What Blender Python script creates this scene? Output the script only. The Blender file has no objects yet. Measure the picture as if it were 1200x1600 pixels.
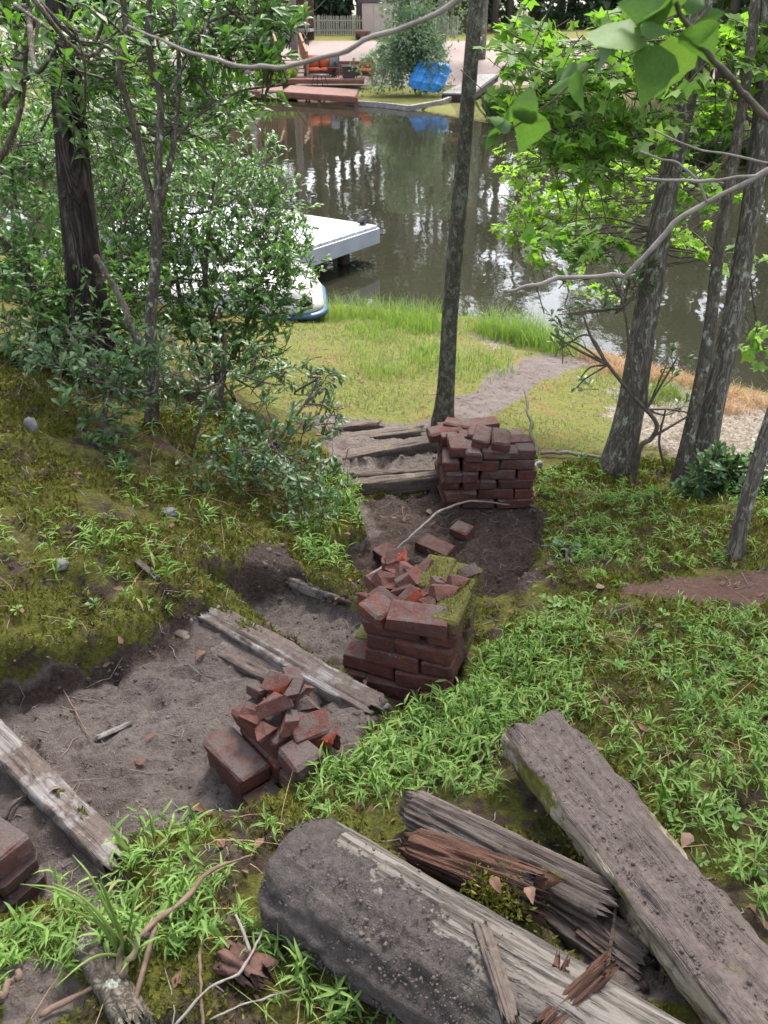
import bpy, bmesh, math, random
import numpy as np
from mathutils import Vector, Matrix, noise as mnoise
random.seed(7); rng = np.random.default_rng(11)
SC = bpy.context.scene; COL = SC.collection
# ------------------------------------------------------------------ camera
FPX = 1248.0; PITCH = math.radians(31.8); CAMZ = 3.0
cd = bpy.data.cameras.new('camera'); cam = bpy.data.objects.new('camera', cd); COL.objects.link(cam)
cam.location = (0, 0, CAMZ); cam.rotation_euler = (math.pi/2 - PITCH, 0, 0)
cd.sensor_fit = 'VERTICAL'; cd.sensor_height = 24; cd.lens = 24*FPX/1600
cd.clip_start = 0.05; cd.clip_end = 600
cd.dof.use_dof = True; cd.dof.focus_distance = 2.3; cd.dof.aperture_fstop = 6.0
SC.camera = cam
# ------------------------------------------------------------------ sky, sun, exposure
SUN_EL, SUN_ROT = math.radians(58), math.radians(20)     # rotation clockwise from +Y
w = bpy.data.worlds.new('World'); SC.world = w; w.use_nodes = True
nt = w.node_tree; nt.nodes.clear()
out = nt.nodes.new('ShaderNodeOutputWorld'); bg = nt.nodes.new('ShaderNodeBackground')
sky = nt.nodes.new('ShaderNodeTexSky'); sky.sky_type = 'NISHITA'; sky.sun_disc = False
sky.sun_elevation = SUN_EL; sky.sun_rotation = SUN_ROT; sky.dust_density = 3.0; sky.air_density = 1.0
hs = nt.nodes.new('ShaderNodeHueSaturation'); hs.inputs['Saturation'].default_value = 0.42
nt.links.new(sky.outputs[0], hs.inputs['Color']); nt.links.new(hs.outputs[0], bg.inputs[0])
bg.inputs[1].default_value = 0.14
nt.links.new(bg.outputs[0], out.inputs[0])
sl = bpy.data.lights.new('sun', 'SUN'); sun = bpy.data.objects.new('sun', sl); COL.objects.link(sun)
sl.energy = 2.1; sl.angle = math.radians(18); sl.color = (1, .95, .87)
sd_ = Vector((math.sin(SUN_ROT)*math.cos(SUN_EL), math.cos(SUN_ROT)*math.cos(SUN_EL), math.sin(SUN_EL)))
sun.rotation_euler = (-sd_).to_track_quat('-Z', 'Y').to_euler()
SC.view_settings.view_transform = 'Standard'; SC.view_settings.look = 'None'
SC.view_settings.exposure = 2.05; SC.view_settings.gamma = 1.0
SC.cycles.use_denoising = True
SC.cycles.max_bounces = 8; SC.cycles.transparent_max_bounces = 8

# ------------------------------------------------------------------ pixel <-> world (1200 x 1600 frame)
cp, sp = math.cos(PITCH), math.sin(PITCH)
def ray(px, py):
    a = (px-600)/FPX; b = (800-py)/FPX
    return np.array([a, cp + b*sp, -sp + b*cp])
def P(px, py, z):
    d = ray(px, py); t = (z-CAMZ)/d[2]; return np.array([0, 0, CAMZ]) + t*d
def Pd(px, py, y):
    d = ray(px, py); t = y/d[1]; return np.array([0, 0, CAMZ]) + t*d
def proj(x, y, z):
    dz = z-CAMZ; zc = y*cp - dz*sp; v = y*sp + dz*cp
    zc = np.where(zc < .05, .05, zc)
    return 600 + FPX*x/zc, 800 - FPX*v/zc
def zc_of(p): return p[1]*cp - (p[2]-CAMZ)*sp

# ------------------------------------------------------------------ noise
_tab = rng.random((8, 256, 256))
def vnoise(x, y, s=0):
    xi = np.floor(x).astype(int); yi = np.floor(y).astype(int); fx = x-xi; fy = y-yi
    fx = fx*fx*(3-2*fx); fy = fy*fy*(3-2*fy); t = _tab[s % 8]
    a = t[xi & 255, yi & 255]; b = t[(xi+1) & 255, yi & 255]; c = t[xi & 255, (yi+1) & 255]; d = t[(xi+1) & 255, (yi+1) & 255]
    return (a*(1-fx)+b*fx)*(1-fy) + (c*(1-fx)+d*fx)*fy - .5
def fbm(x, y, f, oct=4, s=0):
    o = 0; a = 1
    for i in range(oct):
        o = o + a*vnoise(x*f + 17.3*i, y*f + 9.1*i, s+i); f *= 2.07; a *= .5
    return o
def sstep(a, b, x):
    t = np.clip((x-a)/(b-a), 0, 1); return t*t*(3-2*t)
def polysd(poly, x, y):
    """signed distance, positive inside"""
    x = np.asarray(x, float); y = np.asarray(y, float)
    best = np.full(x.shape, 1e9); ins = np.zeros(x.shape, bool); n = len(poly)
    for i in range(n):
        ax, ay = poly[i]; bx, by = poly[(i+1) % n]
        dx, dy = bx-ax, by-ay
        t = np.clip(((x-ax)*dx + (y-ay)*dy)/(dx*dx+dy*dy+1e-12), 0, 1)
        best = np.minimum(best, np.hypot(x-ax-t*dx, y-ay-t*dy))
        if abs(dy) > 1e-12:
            c = ((ay > y) != (by > y)) & (x < dx*(y-ay)/dy + ax); ins ^= c
    return np.where(ins, best, -best)

# ------------------------------------------------------------------ mesh helpers
def setp(o, label=None, cat=None, group=None, kind=None):
    if label: o['label'] = label
    if cat: o['category'] = cat
    if group: o['group'] = group
    if kind: o['kind'] = kind
    return o
def empty(name, loc=(0, 0, 0), rz=0, **k):
    o = bpy.data.objects.new(name, None); COL.objects.link(o); o.location = tuple(loc); o.rotation_euler = (0, 0, rz)
    o.empty_display_size = .05
    return setp(o, **k)
def mesh_np(name, V, Fs, mats, attrs=None, smooth=True, midx=None):
    """V (n,3); Fs list of int arrays (m,k)"""
    me = bpy.data.meshes.new(name); V = np.ascontiguousarray(V, np.float32)
    Fs = [np.asarray(f, np.int32) for f in Fs if len(f)]
    me.vertices.add(len(V)); me.vertices.foreach_set('co', V.ravel())
    nl = sum(f.size for f in Fs); npoly = sum(len(f) for f in Fs)
    me.loops.add(nl); me.loops.foreach_set('vertex_index', np.concatenate([f.ravel() for f in Fs]))
    tot = np.concatenate([np.full(len(f), f.shape[1], np.int32) for f in Fs])
    st = np.concatenate([[0], np.cumsum(tot)[:-1]]).astype(np.int32)
    me.polygons.add(npoly); me.polygons.foreach_set('loop_start', st); me.polygons.foreach_set('loop_total', tot)
    me.polygons.foreach_set('use_smooth', np.full(npoly, smooth))
    if not isinstance(mats, (list, tuple)): mats = [mats]
    for m in mats: me.materials.append(m)
    if midx is not None: me.polygons.foreach_set('material_index', np.asarray(midx, np.int32))
    for k, a in (attrs or {}).items():
        a = np.asarray(a, np.float32)
        if a.ndim == 1:
            at = me.attributes.new(k, 'FLOAT', 'POINT'); at.data.foreach_set('value', a)
        else:
            at = me.attributes.new(k, 'FLOAT_COLOR', 'POINT'); at.data.foreach_set('color', a.ravel())
    me.update(calc_edges=True); me.validate()
    return me
def link(name, me, parent=None, **k):
    o = bpy.data.objects.new(name, me); COL.objects.link(o)
    if parent is not None: o.parent = parent
    return setp(o, **k)
class MB:
    def __init__(s): s.V = []; s.F = {}; s.R = []; s.n = 0
    def add(s, V, F, r=0.0):
        V = np.asarray(V, float); s.V.append(V)
        for f in (F if isinstance(F, list) and len(F) and isinstance(F[0], np.ndarray) and F[0].ndim == 2 else [np.asarray(F)]):
            s.F.setdefault(f.shape[1], []).append(f + s.n)
        s.R.append(np.broadcast_to(np.asarray(r, float), (len(V),))); s.n += len(V); return s
    def box(s, c, size, rz=0, taper=None):
        sx, sy, sz = [q/2 for q in size]
        v = np.array([[x, y, z] for z in (-sz, sz) for y in (-sy, sy) for x in (-sx, sx)])
        if taper: v[4:, :2] *= taper
        ca, sa = math.cos(rz), math.sin(rz); R = np.array([[ca, -sa, 0], [sa, ca, 0], [0, 0, 1]])
        f = np.array([[0, 2, 3, 1], [4, 5, 7, 6], [0, 1, 5, 4], [1, 3, 7, 5], [3, 2, 6, 7], [2, 0, 4, 6]])
        return s.add(v @ R.T + np.asarray(c, float), f)
    def beam(s, a, b, w, h, up=(0, 0, 1)):
        a = np.asarray(a, float); b = np.asarray(b, float); t = b-a; L = np.linalg.norm(t); t = t/L
        sd = np.cross(np.asarray(up, float), t)
        if np.linalg.norm(sd) < 1e-4: sd = np.array([1., 0, 0])
        sd /= np.linalg.norm(sd); n = np.cross(t, sd)
        v = np.array([p + x*w/2*sd + z*h/2*n for z in (-1, 1) for x in (-1, 1) for p in (a, b)])
        f = np.array([[0, 1, 3, 2], [4, 6, 7, 5], [0, 4, 5, 1], [2, 3, 7, 6], [0, 2, 6, 4], [1, 5, 7, 3]])
        return s.add(v, f)
    def tube(s, pts, rad, n=8, cap=True, disp=None, r=0.0):
        V, F = tube(pts, rad, n, cap, disp); return s.add(V, F, r)
    def mesh(s, name, mat, smooth=True):
        return mesh_np(name, np.concatenate(s.V), [np.concatenate(v) for v in s.F.values()], mat, {'rnd': np.concatenate(s.R)}, smooth)
    def build(s, name, mat, parent=None, smooth=True, **k): return link(name, s.mesh(name, mat, smooth), parent, **k)
def tube(pts, rad, n=8, cap=True, disp=None):
    pts = np.asarray(pts, float); m = len(pts); rad = np.broadcast_to(np.asarray(rad, float), (m,))
    T = np.gradient(pts, axis=0); T /= np.linalg.norm(T, axis=1)[:, None] + 1e-12
    ref = np.array([0, 0, 1.]) if abs(T[0][2]) < .9 else np.array([1., 0, 0])
    s = np.cross(ref, T[0]); s /= np.linalg.norm(s); S = [s]
    for i in range(1, m):
        s = s - np.dot(s, T[i])*T[i]; s /= np.linalg.norm(s) + 1e-12; S.append(s)
    S = np.array(S); B = np.cross(T, S)
    a = np.arange(n)*2*math.pi/n
    R = rad[:, None] * np.ones((m, n))
    if disp is not None: R = R*(1 + disp(np.arange(m)[:, None]*np.ones((1, n)), np.ones((m, 1))*a[None, :]))
    V = pts[:, None, :] + R[:, :, None]*(np.cos(a)[None, :, None]*S[:, None, :] + np.sin(a)[None, :, None]*B[:, None, :])
    V = V.reshape(-1, 3)
    i = np.arange(m-1)[:, None]*n; j = np.arange(n)[None, :]; j2 = (j+1) % n
    F = np.stack([i+j, i+j2, i+n+j2, i+n+j], -1).reshape(-1, 4)
    Fs = [F]
    if cap:
        V = np.concatenate([V, pts[:1], pts[-1:]]); c0 = m*n
        jj = np.arange(n); Fs.append(np.concatenate([np.stack([np.full(n, c0), (jj+1) % n, jj], -1), np.stack([np.full(n, c0+1), (m-1)*n+jj, (m-1)*n+(jj+1) % n], -1)]))
    return V, Fs
def spath(pts, n=24):
    """Catmull-Rom through pts; pts may carry radius as 4th column"""
    p = np.asarray(pts, float); p = np.vstack([2*p[0]-p[1], p, 2*p[-1]-p[-2]]); k = len(p)-3
    o = []
    for u in np.linspace(0, k-1e-6, n):
        i = int(u); t = u-i; a, b, c, d = p[i:i+4]
        o.append(.5*((2*b)+(-a+c)*t+(2*a-5*b+4*c-d)*t*t+(-a+3*b-3*c+d)*t**3))
    return np.array(o)
def pxpath(pts, n=24):
    """pts: (px,py,y,widthpx) -> smooth path (x,y,z,r)"""
    q = []
    for px, py, y, wpx in pts:
        p = Pd(px, py, y); q.append([*p, wpx/2*zc_of(p)/FPX])
    return spath(q, n)

# ------------------------------------------------------------------ leaves
def nrm(v): return v/(np.linalg.norm(v, axis=-1, keepdims=True)+1e-12)
LANCE = (np.array([[0, 0, 0], [.3, .5, .10], [.32, 0, .05], [.3, -.5, .10], [.7, .33, .02], [.7, 0, -.02], [.7, -.33, .02], [1, 0, -.18]]),
         np.array([[0, 2, 1], [0, 3, 2], [1, 2, 5], [1, 5, 4], [2, 3, 6], [2, 6, 5], [4, 5, 7], [5, 6, 7]]))
OBOV = (np.array([[0, 0, 0], [.35, .28, .06], [.38, 0, .02], [.35, -.28, .06], [.72, .5, .04], [.74, 0, -.02], [.72, -.5, .04], [1, 0, -.10]]), LANCE[1])
TRI1 = (np.array([[0, 0, 0], [.55, .5, .06], [1, 0, -.05], [.55, -.5, .06]]), np.array([[0, 2, 1], [0, 3, 2]]))
def _star(tips, notch, base=.12):
    pts = [[0, 0, 0]]; ang = tips
    outl = []
    for i, (a, L) in enumerate(ang):
        a = math.radians(a)
        outl.append([L*math.cos(a), L*math.sin(a), -.10*L*L])
        if i < len(ang)-1:
            a2 = math.radians((ang[i][0]+ang[i+1][0])/2); l2 = notch*(ang[i][1]+ang[i+1][1])/2
            outl.append([l2*math.cos(a2), l2*math.sin(a2), .035])
    V = np.array(pts+outl); n = len(outl)
    F = np.array([[0, i, i+1] for i in range(1, n)])
    V[:, 0] += base; return V, F
STAR5 = _star([(-128, .5), (-66, .82), (0, 1.0), (66, .82), (128, .5)], .58)
MAPLE = _star([(-110, .4), (-48, .78), (0, 1.0), (48, .78), (110, .4)], .52)
def _ovate():
    V = []; F = []; nu = 9; prof = [0.02, .34, .49, .5, .44, .35, .24, .12, .0]
    for i in range(nu):
        u = i/(nu-1); wv = prof[i]
        for j in (-1, -.5, 0, .5, 1):
            ser = (1+.06*((i % 2)*2-1)) if abs(j) == 1 else 1
            V.append([u-.05*(1-abs(j))*0, j*wv*ser, .16*abs(j)*wv-.22*u*u])
    for i in range(nu-1):
        for j in range(4): a = i*5+j; F.append([a, a+1, a+6, a+5])
    return np.array(V), np.array(F)
OVATE = _ovate()
def leaf_frames(D, U):
    T = nrm(D); S = nrm(np.cross(U, T)); N = np.cross(T, S); return T, S, N
def leaf_mesh(tpl, pos, D, U, L, W, rnd):
    tv, tf = tpl; T, S, N = leaf_frames(D, U); n = len(pos); k = len(tv)
    L = np.broadcast_to(L, (n,))[:, None, None]; W = np.broadcast_to(W, (n,))[:, None, None]
    V = pos[:, None, :] + L*tv[None, :, 0:1]*T[:, None, :] + W*tv[None, :, 1:2]*S[:, None, :] + L*tv[None, :, 2:3]*N[:, None, :]
    F = (tf[None] + (np.arange(n)*k)[:, None, None]).reshape(-1, tf.shape[1])
    return V.reshape(-1, 3), F, np.repeat(rnd, k)
def leaves_obj(name, mat, parent, tpl, pos, D, U, L, W, singles=0, sname='leaf', **k):
    """joined leaves; the `singles` that show largest become objects of their own sharing one mesh"""
    n = len(pos); L = np.array(np.broadcast_to(L, (n,))); W = np.array(np.broadcast_to(W, (n,)))
    rnd = rng.random(n); keep = np.ones(n, bool)
    if singles:
        px, py = proj(pos[:, 0], pos[:, 1], pos[:, 2]); zc = pos[:, 1]*cp-(pos[:, 2]-CAMZ)*sp
        sc = np.where((px > -10) & (px < 1210) & (py > -10) & (py < 1610), L/np.maximum(zc, .1), 0)
        idx = np.argsort(-sc)[:singles]; idx = idx[sc[idx] > 0]; keep[idx] = False
        T, S, N = leaf_frames(D[idx], U[idx]); tv, tf = tpl
        me = mesh_np(sname, tv, [tf], mat, {'rnd': np.zeros(len(tv))})
        for q, i in enumerate(idx):
            o = bpy.data.objects.new(sname, me); COL.objects.link(o); o.parent = parent
            m = np.eye(4); m[:3, 0] = T[q]*L[i]; m[:3, 1] = S[q]*W[i]; m[:3, 2] = N[q]*L[i]; m[:3, 3] = pos[i]
            if parent is not None: m[:3, 3] -= np.array(parent.location)
            o.matrix_local = Matrix(m.tolist())
    if keep.sum() == 0: return None
    off = np.array(parent.location) if parent is not None else 0
    V, F, r = leaf_mesh(tpl, pos[keep]-off, D[keep], U[keep], L[keep], W[keep], rnd[keep])
    return link(name, mesh_np(name, V, [F], mat, {'rnd': r}), parent, kind='stuff', **k)
def rdir(n, up=0.0, upv=1.0):
    v = rng.normal(size=(n, 3)); v = nrm(v); v[:, 2] = v[:, 2]*upv + up; return nrm(v)
# ------------------------------------------------------------------ materials
class NT:
    def __init__(s, name):
        s.m = bpy.data.materials.new(name); s.m.use_nodes = True; s.t = s.m.node_tree; s.t.nodes.clear()
        s.o = s.n('ShaderNodeOutputMaterial')
    def n(s, ty, **k):
        a = s.t.nodes.new(ty)
        for q, v in k.items(): setattr(a, q, v)
        return a
    def l(s, a, b): s.t.links.new(a, b)
    def coord(s, kind='Object', scale=(1, 1, 1), rand=True):
        tc = s.n('ShaderNodeTexCoord'); mp = s.n('ShaderNodeMapping'); mp.inputs['Scale'].default_value = scale
        s.l(tc.outputs[kind], mp.inputs['Vector'])
        if rand:
            oi = s.n('ShaderNodeObjectInfo'); mu = s.n('ShaderNodeMath', operation='MULTIPLY'); mu.inputs[1].default_value = 37
            s.l(oi.outputs['Random'], mu.inputs[0]); s.l(mu.outputs[0], mp.inputs['Location'])
        return mp.outputs[0]
    def noise(s, vec, scale, detail=5, rough=.6, dist=0):
        a = s.n('ShaderNodeTexNoise'); a.inputs['Scale'].default_value = scale; a.inputs['Detail'].default_value = detail
        a.inputs['Roughness'].default_value = rough; a.inputs['Distortion'].default_value = dist
        if vec is not None: s.l(vec, a.inputs['Vector'])
        return a.outputs['Fac']
    def ramp(s, fac, stops):
        a = s.n('ShaderNodeValToRGB'); e = a.color_ramp.elements
        while len(e) < len(stops): e.new(.5)
        for q, (p, c) in zip(e, stops): q.position = p; q.color = (*c, 1) if len(c) == 3 else c
        s.l(fac, a.inputs[0]); return a.outputs[0]
    def gray(s, fac, a, b): return s.ramp(fac, [(a, (0, 0, 0)), (b, (1, 1, 1))])
    def mix(s, fac, a, b, bt='MIX'):
        m = s.n('ShaderNodeMix', data_type='RGBA', blend_type=bt)
        for v, i in ((fac, 0), (a, 6), (b, 7)):
            if isinstance(v, (int, float)): m.inputs[i].default_value = v
            elif isinstance(v, tuple): m.inputs[i].default_value = (*v, 1)
            else: s.l(v, m.inputs[i])
        return m.outputs[2]
    def math(s, op, a, b=None, clamp=False):
        m = s.n('ShaderNodeMath', operation=op); m.use_clamp = clamp
        for v, i in ((a, 0), (b, 1)):
            if v is None: continue
            if isinstance(v, (int, float)): m.inputs[i].default_value = v
            else: s.l(v, m.inputs[i])
        return m.outputs[0]
    def bump(s, h, strength=.5, dist=.01, prev=None):
        b = s.n('ShaderNodeBump'); b.inputs['Strength'].default_value = strength; b.inputs['Distance'].default_value = dist
        s.l(h, b.inputs['Height'])
        if prev is not None: s.l(prev, b.inputs['Normal'])
        return b.outputs[0]
    def bsdf(s, col, rough=.8, normal=None, spec=.5, metallic=0):
        p = s.n('ShaderNodeBsdfPrincipled')
        if isinstance(col, tuple): p.inputs['Base Color'].default_value = (*col, 1)
        else: s.l(col, p.inputs['Base Color'])
        if isinstance(rough, (int, float)): p.inputs['Roughness'].default_value = rough
        else: s.l(rough, p.inputs['Roughness'])
        p.inputs['Specular IOR Level'].default_value = spec; p.inputs['Metallic'].default_value = metallic
        if normal is not None: s.l(normal, p.inputs['Normal'])
        return p
    def fin(s, sh): s.l(sh, s.o.inputs['Surface']); return s.m
    def attr(s, name):
        a = s.n('ShaderNodeAttribute', attribute_name=name); return a
def simple(name, c1, c2, scale=8, rough=.7, bump=.3, bd=.005, stretch=(1, 1, 1), spec=.4, coord='Object', metallic=0, c3=None):
    t = NT(name); v = t.coord(coord, stretch); n = t.noise(v, scale, 6, .65)
    st = [(.3, c1), (.7, c2)] if c3 is None else [(.28, c1), (.5, c2), (.72, c3)]
    c = t.ramp(n, st); nb = t.noise(v, scale*2.5, 5, .7)
    return t.fin(t.bsdf(c, rough, t.bump(nb, bump, bd), spec, metallic).outputs[0])
def leafmat(name, c1, c2, c3, transl=.35, rough=.42, spec=.5, tcol=None, dead=None):
    t = NT(name); a = t.attr('rnd'); oi = t.n('ShaderNodeObjectInfo')
    f = t.math('FRACT', t.math('ADD', a.outputs['Fac'], oi.outputs['Random']))
    st = [(0, c1), (.5, c2), (.93, c3)]
    if dead: st.append((.97, dead))
    c = t.ramp(f, st)
    v = t.coord('Object', rand=False); n = t.noise(v, 14, 3)
    c = t.mix(.35, c, t.ramp(n, [(.3, tuple(q*.6 for q in c2)), (.7, tuple(min(1, q*1.35) for q in c2))]))
    p = t.bsdf(c, rough, None, spec)
    tr = t.n('ShaderNodeBsdfTranslucent')
    c2_ = t.mix(1.0, c, tcol or (1.25, 1.5, .5), 'MULTIPLY'); t.l(c2_, tr.inputs[0])
    m = t.n('ShaderNodeMixShader'); m.inputs[0].default_value = transl
    t.l(p.outputs[0], m.inputs[1]); t.l(tr.outputs[0], m.inputs[2])
    return t.fin(m.outputs[0])
M = {}
M['stilt'] = leafmat('stilt_grass_leaf', (.095, .18, .04), (.165, .275, .065), (.26, .36, .115), .38, .55, .25, None, (.30, .22, .11))
M['lawn'] = leafmat('lawn_blade', (.08, .14, .03), (.13, .19, .045), (.22, .23, .08), .3, .5, .3)
M['shoregrass'] = leafmat('shore_grass_blade', (.11, .18, .04), (.165, .25, .06), (.26, .29, .11), .35, .5, .3)
M['drygrass'] = leafmat('dry_grass_blade', (.33, .20, .11), (.42, .27, .16), (.30, .23, .12), .3, .6, .2, (1.1, 1, .8))
M['mossblade'] = leafmat('moss_fuzz', (.052, .058, .010), (.095, .098, .016), (.165, .148, .030), .2, .7, .15)
M['bay'] = leafmat('bayberry_leaf', (.05, .115, .03), (.09, .185, .045), (.165, .285, .07), .4, .38, .45)
M['baydark'] = leafmat('dark_bayberry_leaf', (.034, .08, .026), (.055, .115, .034), (.10, .17, .05), .25, .38, .4)
M['gum'] = leafmat('sweetgum_leaf', (.075, .155, .042), (.16, .28, .055), (.28, .41, .09), .55, .55, .25)
M['maple'] = leafmat('maple_leaf', (.17, .30, .045), (.24, .39, .055), (.34, .47, .09), .5, .55, .22)
M['birch'] = leafmat('foreground_leaf', (.055, .105, .04), (.08, .145, .05), (.13, .20, .06), .35, .6, .15)
M['fartree'] = leafmat('far_tree_leaf', (.04, .075, .025), (.055, .10, .03), (.075, .13, .04), .25, .6, .3)
M['farpine'] = leafmat('far_pine_leaf', (.03, .055, .03), (.038, .07, .034), (.05, .085, .04), .15, .6, .3)
M['willow'] = leafmat('weeping_shrub_leaf', (.13, .20, .13), (.18, .26, .17), (.25, .33, .22), .3, .5, .4, (1.1, 1.3, .7))
M['canopy'] = leafmat('canopy_leaf', (.05, .10, .02), (.07, .14, .03), (.10, .18, .04), .4, .45, .4)
def barkmat(name, c1, c2, c3, scale=18, stretch=(1, 1, .18), bd=.012, lichen=0.0, lcol=(.30, .33, .27)):
    t = NT(name); v = t.coord('Object', stretch); n1 = t.noise(v, scale, 6, .65, .6)
    n2 = t.noise(v, scale*1.6, 5, .6, 1.2)
    cr = t.gray(t.math('ABSOLUTE', t.math('SUBTRACT', n2, .5)), .0, .09)
    c = t.ramp(n1, [(.3, c1), (.52, c2), (.72, c3)])
    c = t.mix(t.math('MULTIPLY', t.math('SUBTRACT', 1.0, cr), .65), c, tuple(q*.35 for q in c1))
    if lichen:
        v2 = t.coord('Object', (1, 1, .7)); ln = t.noise(v2, 22, 5, .7); c = t.mix(t.gray(ln, .62-lichen*.3, .70-lichen*.3), c, lcol)
    h = t.math('ADD', t.math('MULTIPLY', cr, .6), n1)
    return t.fin(t.bsdf(c, .9, t.bump(h, .9, bd), .2).outputs[0])
M['bark_pine'] = barkmat('pine_bark', (.022, .016, .014), (.055, .042, .037), (.16, .13, .118), 11, (1, 1, .22), .03)
M['bark_gum'] = barkmat('sweetgum_bark', (.095, .082, .064), (.165, .143, .115), (.26, .23, .19), 26, (1, 1, .15), .01, .22)
M['bark_grey'] = barkmat('mottled_bark', (.06, .053, .04), (.11, .10, .078), (.19, .175, .14), 34, (1, 1, .6), .006, .36, (.17, .18, .135))
M['bark_shrub'] = barkmat('shrub_bark', (.06, .05, .037), (.115, .097, .075), (.19, .165, .13), 30, (1, 1, .3), .004, .15)
M['twig'] = simple('bare_twig', (.11, .09, .078), (.25, .225, .20), 25, .8, .3, .002)
M['twigdark'] = simple('dark_twig', (.035, .026, .02), (.10, .08, .06), 25, .8, .4, .002)
M['root'] = simple('pale_root', (.06, .038, .026), (.19, .125, .088), 20, .85, .4, .003)
M['farbark'] = simple('far_bark', (.10, .085, .075), (.22, .19, .17), 3, .9, .3, .02, (1, 1, .2))
def woodmat(name, c1, c2, c3, axis=0, scale=9, mud=.5, mudcol=(.085, .066, .056), moss=.0, bd=.006, rough=.85):
    st = [1, 1, 1]; st[axis] = .06
    t = NT(name); v = t.coord('Object', tuple(st)); n = t.noise(v, scale*2.4, 7, .7, .3); n2 = t.noise(v, scale*7, 4, .7)
    c = t.ramp(n, [(.28, c1), (.5, c2), (.68, c3)]); cr = t.gray(n2, .32, .5)
    c = t.mix(t.math('MULTIPLY', t.math('SUBTRACT', 1.0, cr), .7), c, tuple(q*.4 for q in c1))
    vm = t.coord('Object', (1, 1, 1)); mm = t.noise(vm, 7, 8, .72); mf = t.gray(mm, .62-mud*.35, .70-mud*.35)
    n3 = t.noise(vm, 60, 5, .75)
    mc = t.ramp(n3, [(.3, tuple(q*.65 for q in mudcol)), (.7, tuple(q*1.5 for q in mudcol))])
    c = t.mix(mf, c, mc)
    if moss:
        mo = t.noise(vm, 9, 6, .7); c = t.mix(t.gray(mo, .68-moss*.3, .73-moss*.3), c, t.ramp(n3, [(.3, (.05, .055, .012)), (.7, (.16, .15, .035))]))
    h = t.math('ADD', t.math('ADD', n, t.math('MULTIPLY', cr, .5)), t.math('MULTIPLY', n3, .5))
    return t.fin(t.bsdf(c, rough, t.bump(h, .8, bd), .25).outputs[0])
GW = ((.11, .097, .09), (.19, .172, .163), (.29, .266, .252))
M['plank'] = woodmat('weathered_timber', *GW, 0, 9, .52)
M['plank2'] = woodmat('weathered_timber_mossy', (.075, .058, .048), (.135, .108, .093), (.21, .178, .157), 0, 9, .75, moss=.25)
M['beam'] = woodmat('mud_caked_beam', (.07, .055, .046), (.13, .107, .093), (.20, .17, .15), 0, 9, .88, (.088, .069, .061), moss=.04, bd=.012)
M['beamside'] = woodmat('mossy_beam_side', (.20, .165, .12), (.31, .265, .20), (.42, .37, .29), 0, 9, .35, (.09, .075, .05), moss=.55)
M['post'] = woodmat('weathered_log', (.19, .165, .135), (.32, .285, .245), (.45, .41, .36), 0, 8, .30, (.15, .13, .12))
M['postmud'] = simple('caked_mud', (.045, .036, .032), (.12, .098, .088), 16, .95, 1.0, .012, c3=(.20, .17, .155))
M['rot_grey'] = woodmat('rotten_grey_wood', (.05, .038, .032), (.11, .088, .075), (.22, .19, .17), 0, 10, .25, (.05, .038, .03), moss=.15, bd=.012)
M['rot_red'] = woodmat('rotten_red_wood', (.035, .018, .013), (.085, .042, .028), (.16, .085, .06), 0, 10, .2, (.06, .045, .04), bd=.014)
M['splinter'] = woodmat('dark_splinter', (.03, .02, .016), (.07, .048, .038), (.13, .095, .08), 0, 14, .1, (.03, .02, .015))
def brickmat(name, c1, c2, dirt=.5, moss=0.0):
    t = NT(name); v = t.coord('Object'); n = t.noise(v, 30, 6, .7); oi = t.n('ShaderNodeObjectInfo')
    c = t.ramp(n, [(.3, c1), (.7, c2)])
    c = t.mix(t.math('MULTIPLY', oi.outputs['Random'], .45), c, (.055, .032, .030))
    d = t.noise(v, 16, 8, .75); geo = t.n('ShaderNodeNewGeometry'); sx = t.n('ShaderNodeSeparateXYZ'); t.l(geo.outputs['Normal'], sx.inputs[0])
    up = t.math('MULTIPLY', t.math('MAXIMUM', sx.outputs['Z'], 0.0), .16)      # soil lies on faces that look up
    chip = t.noise(v, 24, 3, .6); c = t.mix(t.gray(chip, .66, .70), c, (.20, .06, .035)); c = t.mix(t.gray(t.noise(v, 19, 4, .7), .67, .71), c, (.24, .215, .195))
    c = t.mix(t.gray(t.math('ADD', d, up), .66-dirt*.2, .80-dirt*.2), c, (.092, .071, .065))
    n3 = t.noise(v, 110, 4, .7)
    if moss:
        mo = t.noise(v, 14, 6, .7); c = t.mix(t.gray(t.math('ADD', mo, up), .70-moss*.3, .76-moss*.3), c, t.ramp(n3, [(.3, (.045, .045, .012)), (.7, (.125, .115, .03))]))
    h = t.math('ADD', d, t.math('MULTIPLY', n3, .5))
    return t.fin(t.bsdf(c, .88, t.bump(h, 1.0, .010), .25).outputs[0])
M['brick'] = brickmat('old_brick', (.058, .022, .018), (.150, .052, .037), .36)
M['brickdirty'] = brickmat('soiled_brick', (.060, .028, .024), (.115, .05, .042), .75)
M['brickmoss'] = brickmat('mossy_brick', (.085, .04, .032), (.14, .065, .05), .6, .55)
M['brickmoss2'] = brickmat('very_mossy_brick', (.085, .045, .036), (.14, .07, .055), .7, .95)
M['fracture'] = simple('fresh_brick_fracture', (.22, .045, .02), (.36, .085, .04), 40, .9, .8, .004)
M['fracture2'] = simple('worn_brick_fracture', (.075, .03, .024), (.14, .055, .042), 40, .9, .8, .004)
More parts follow.
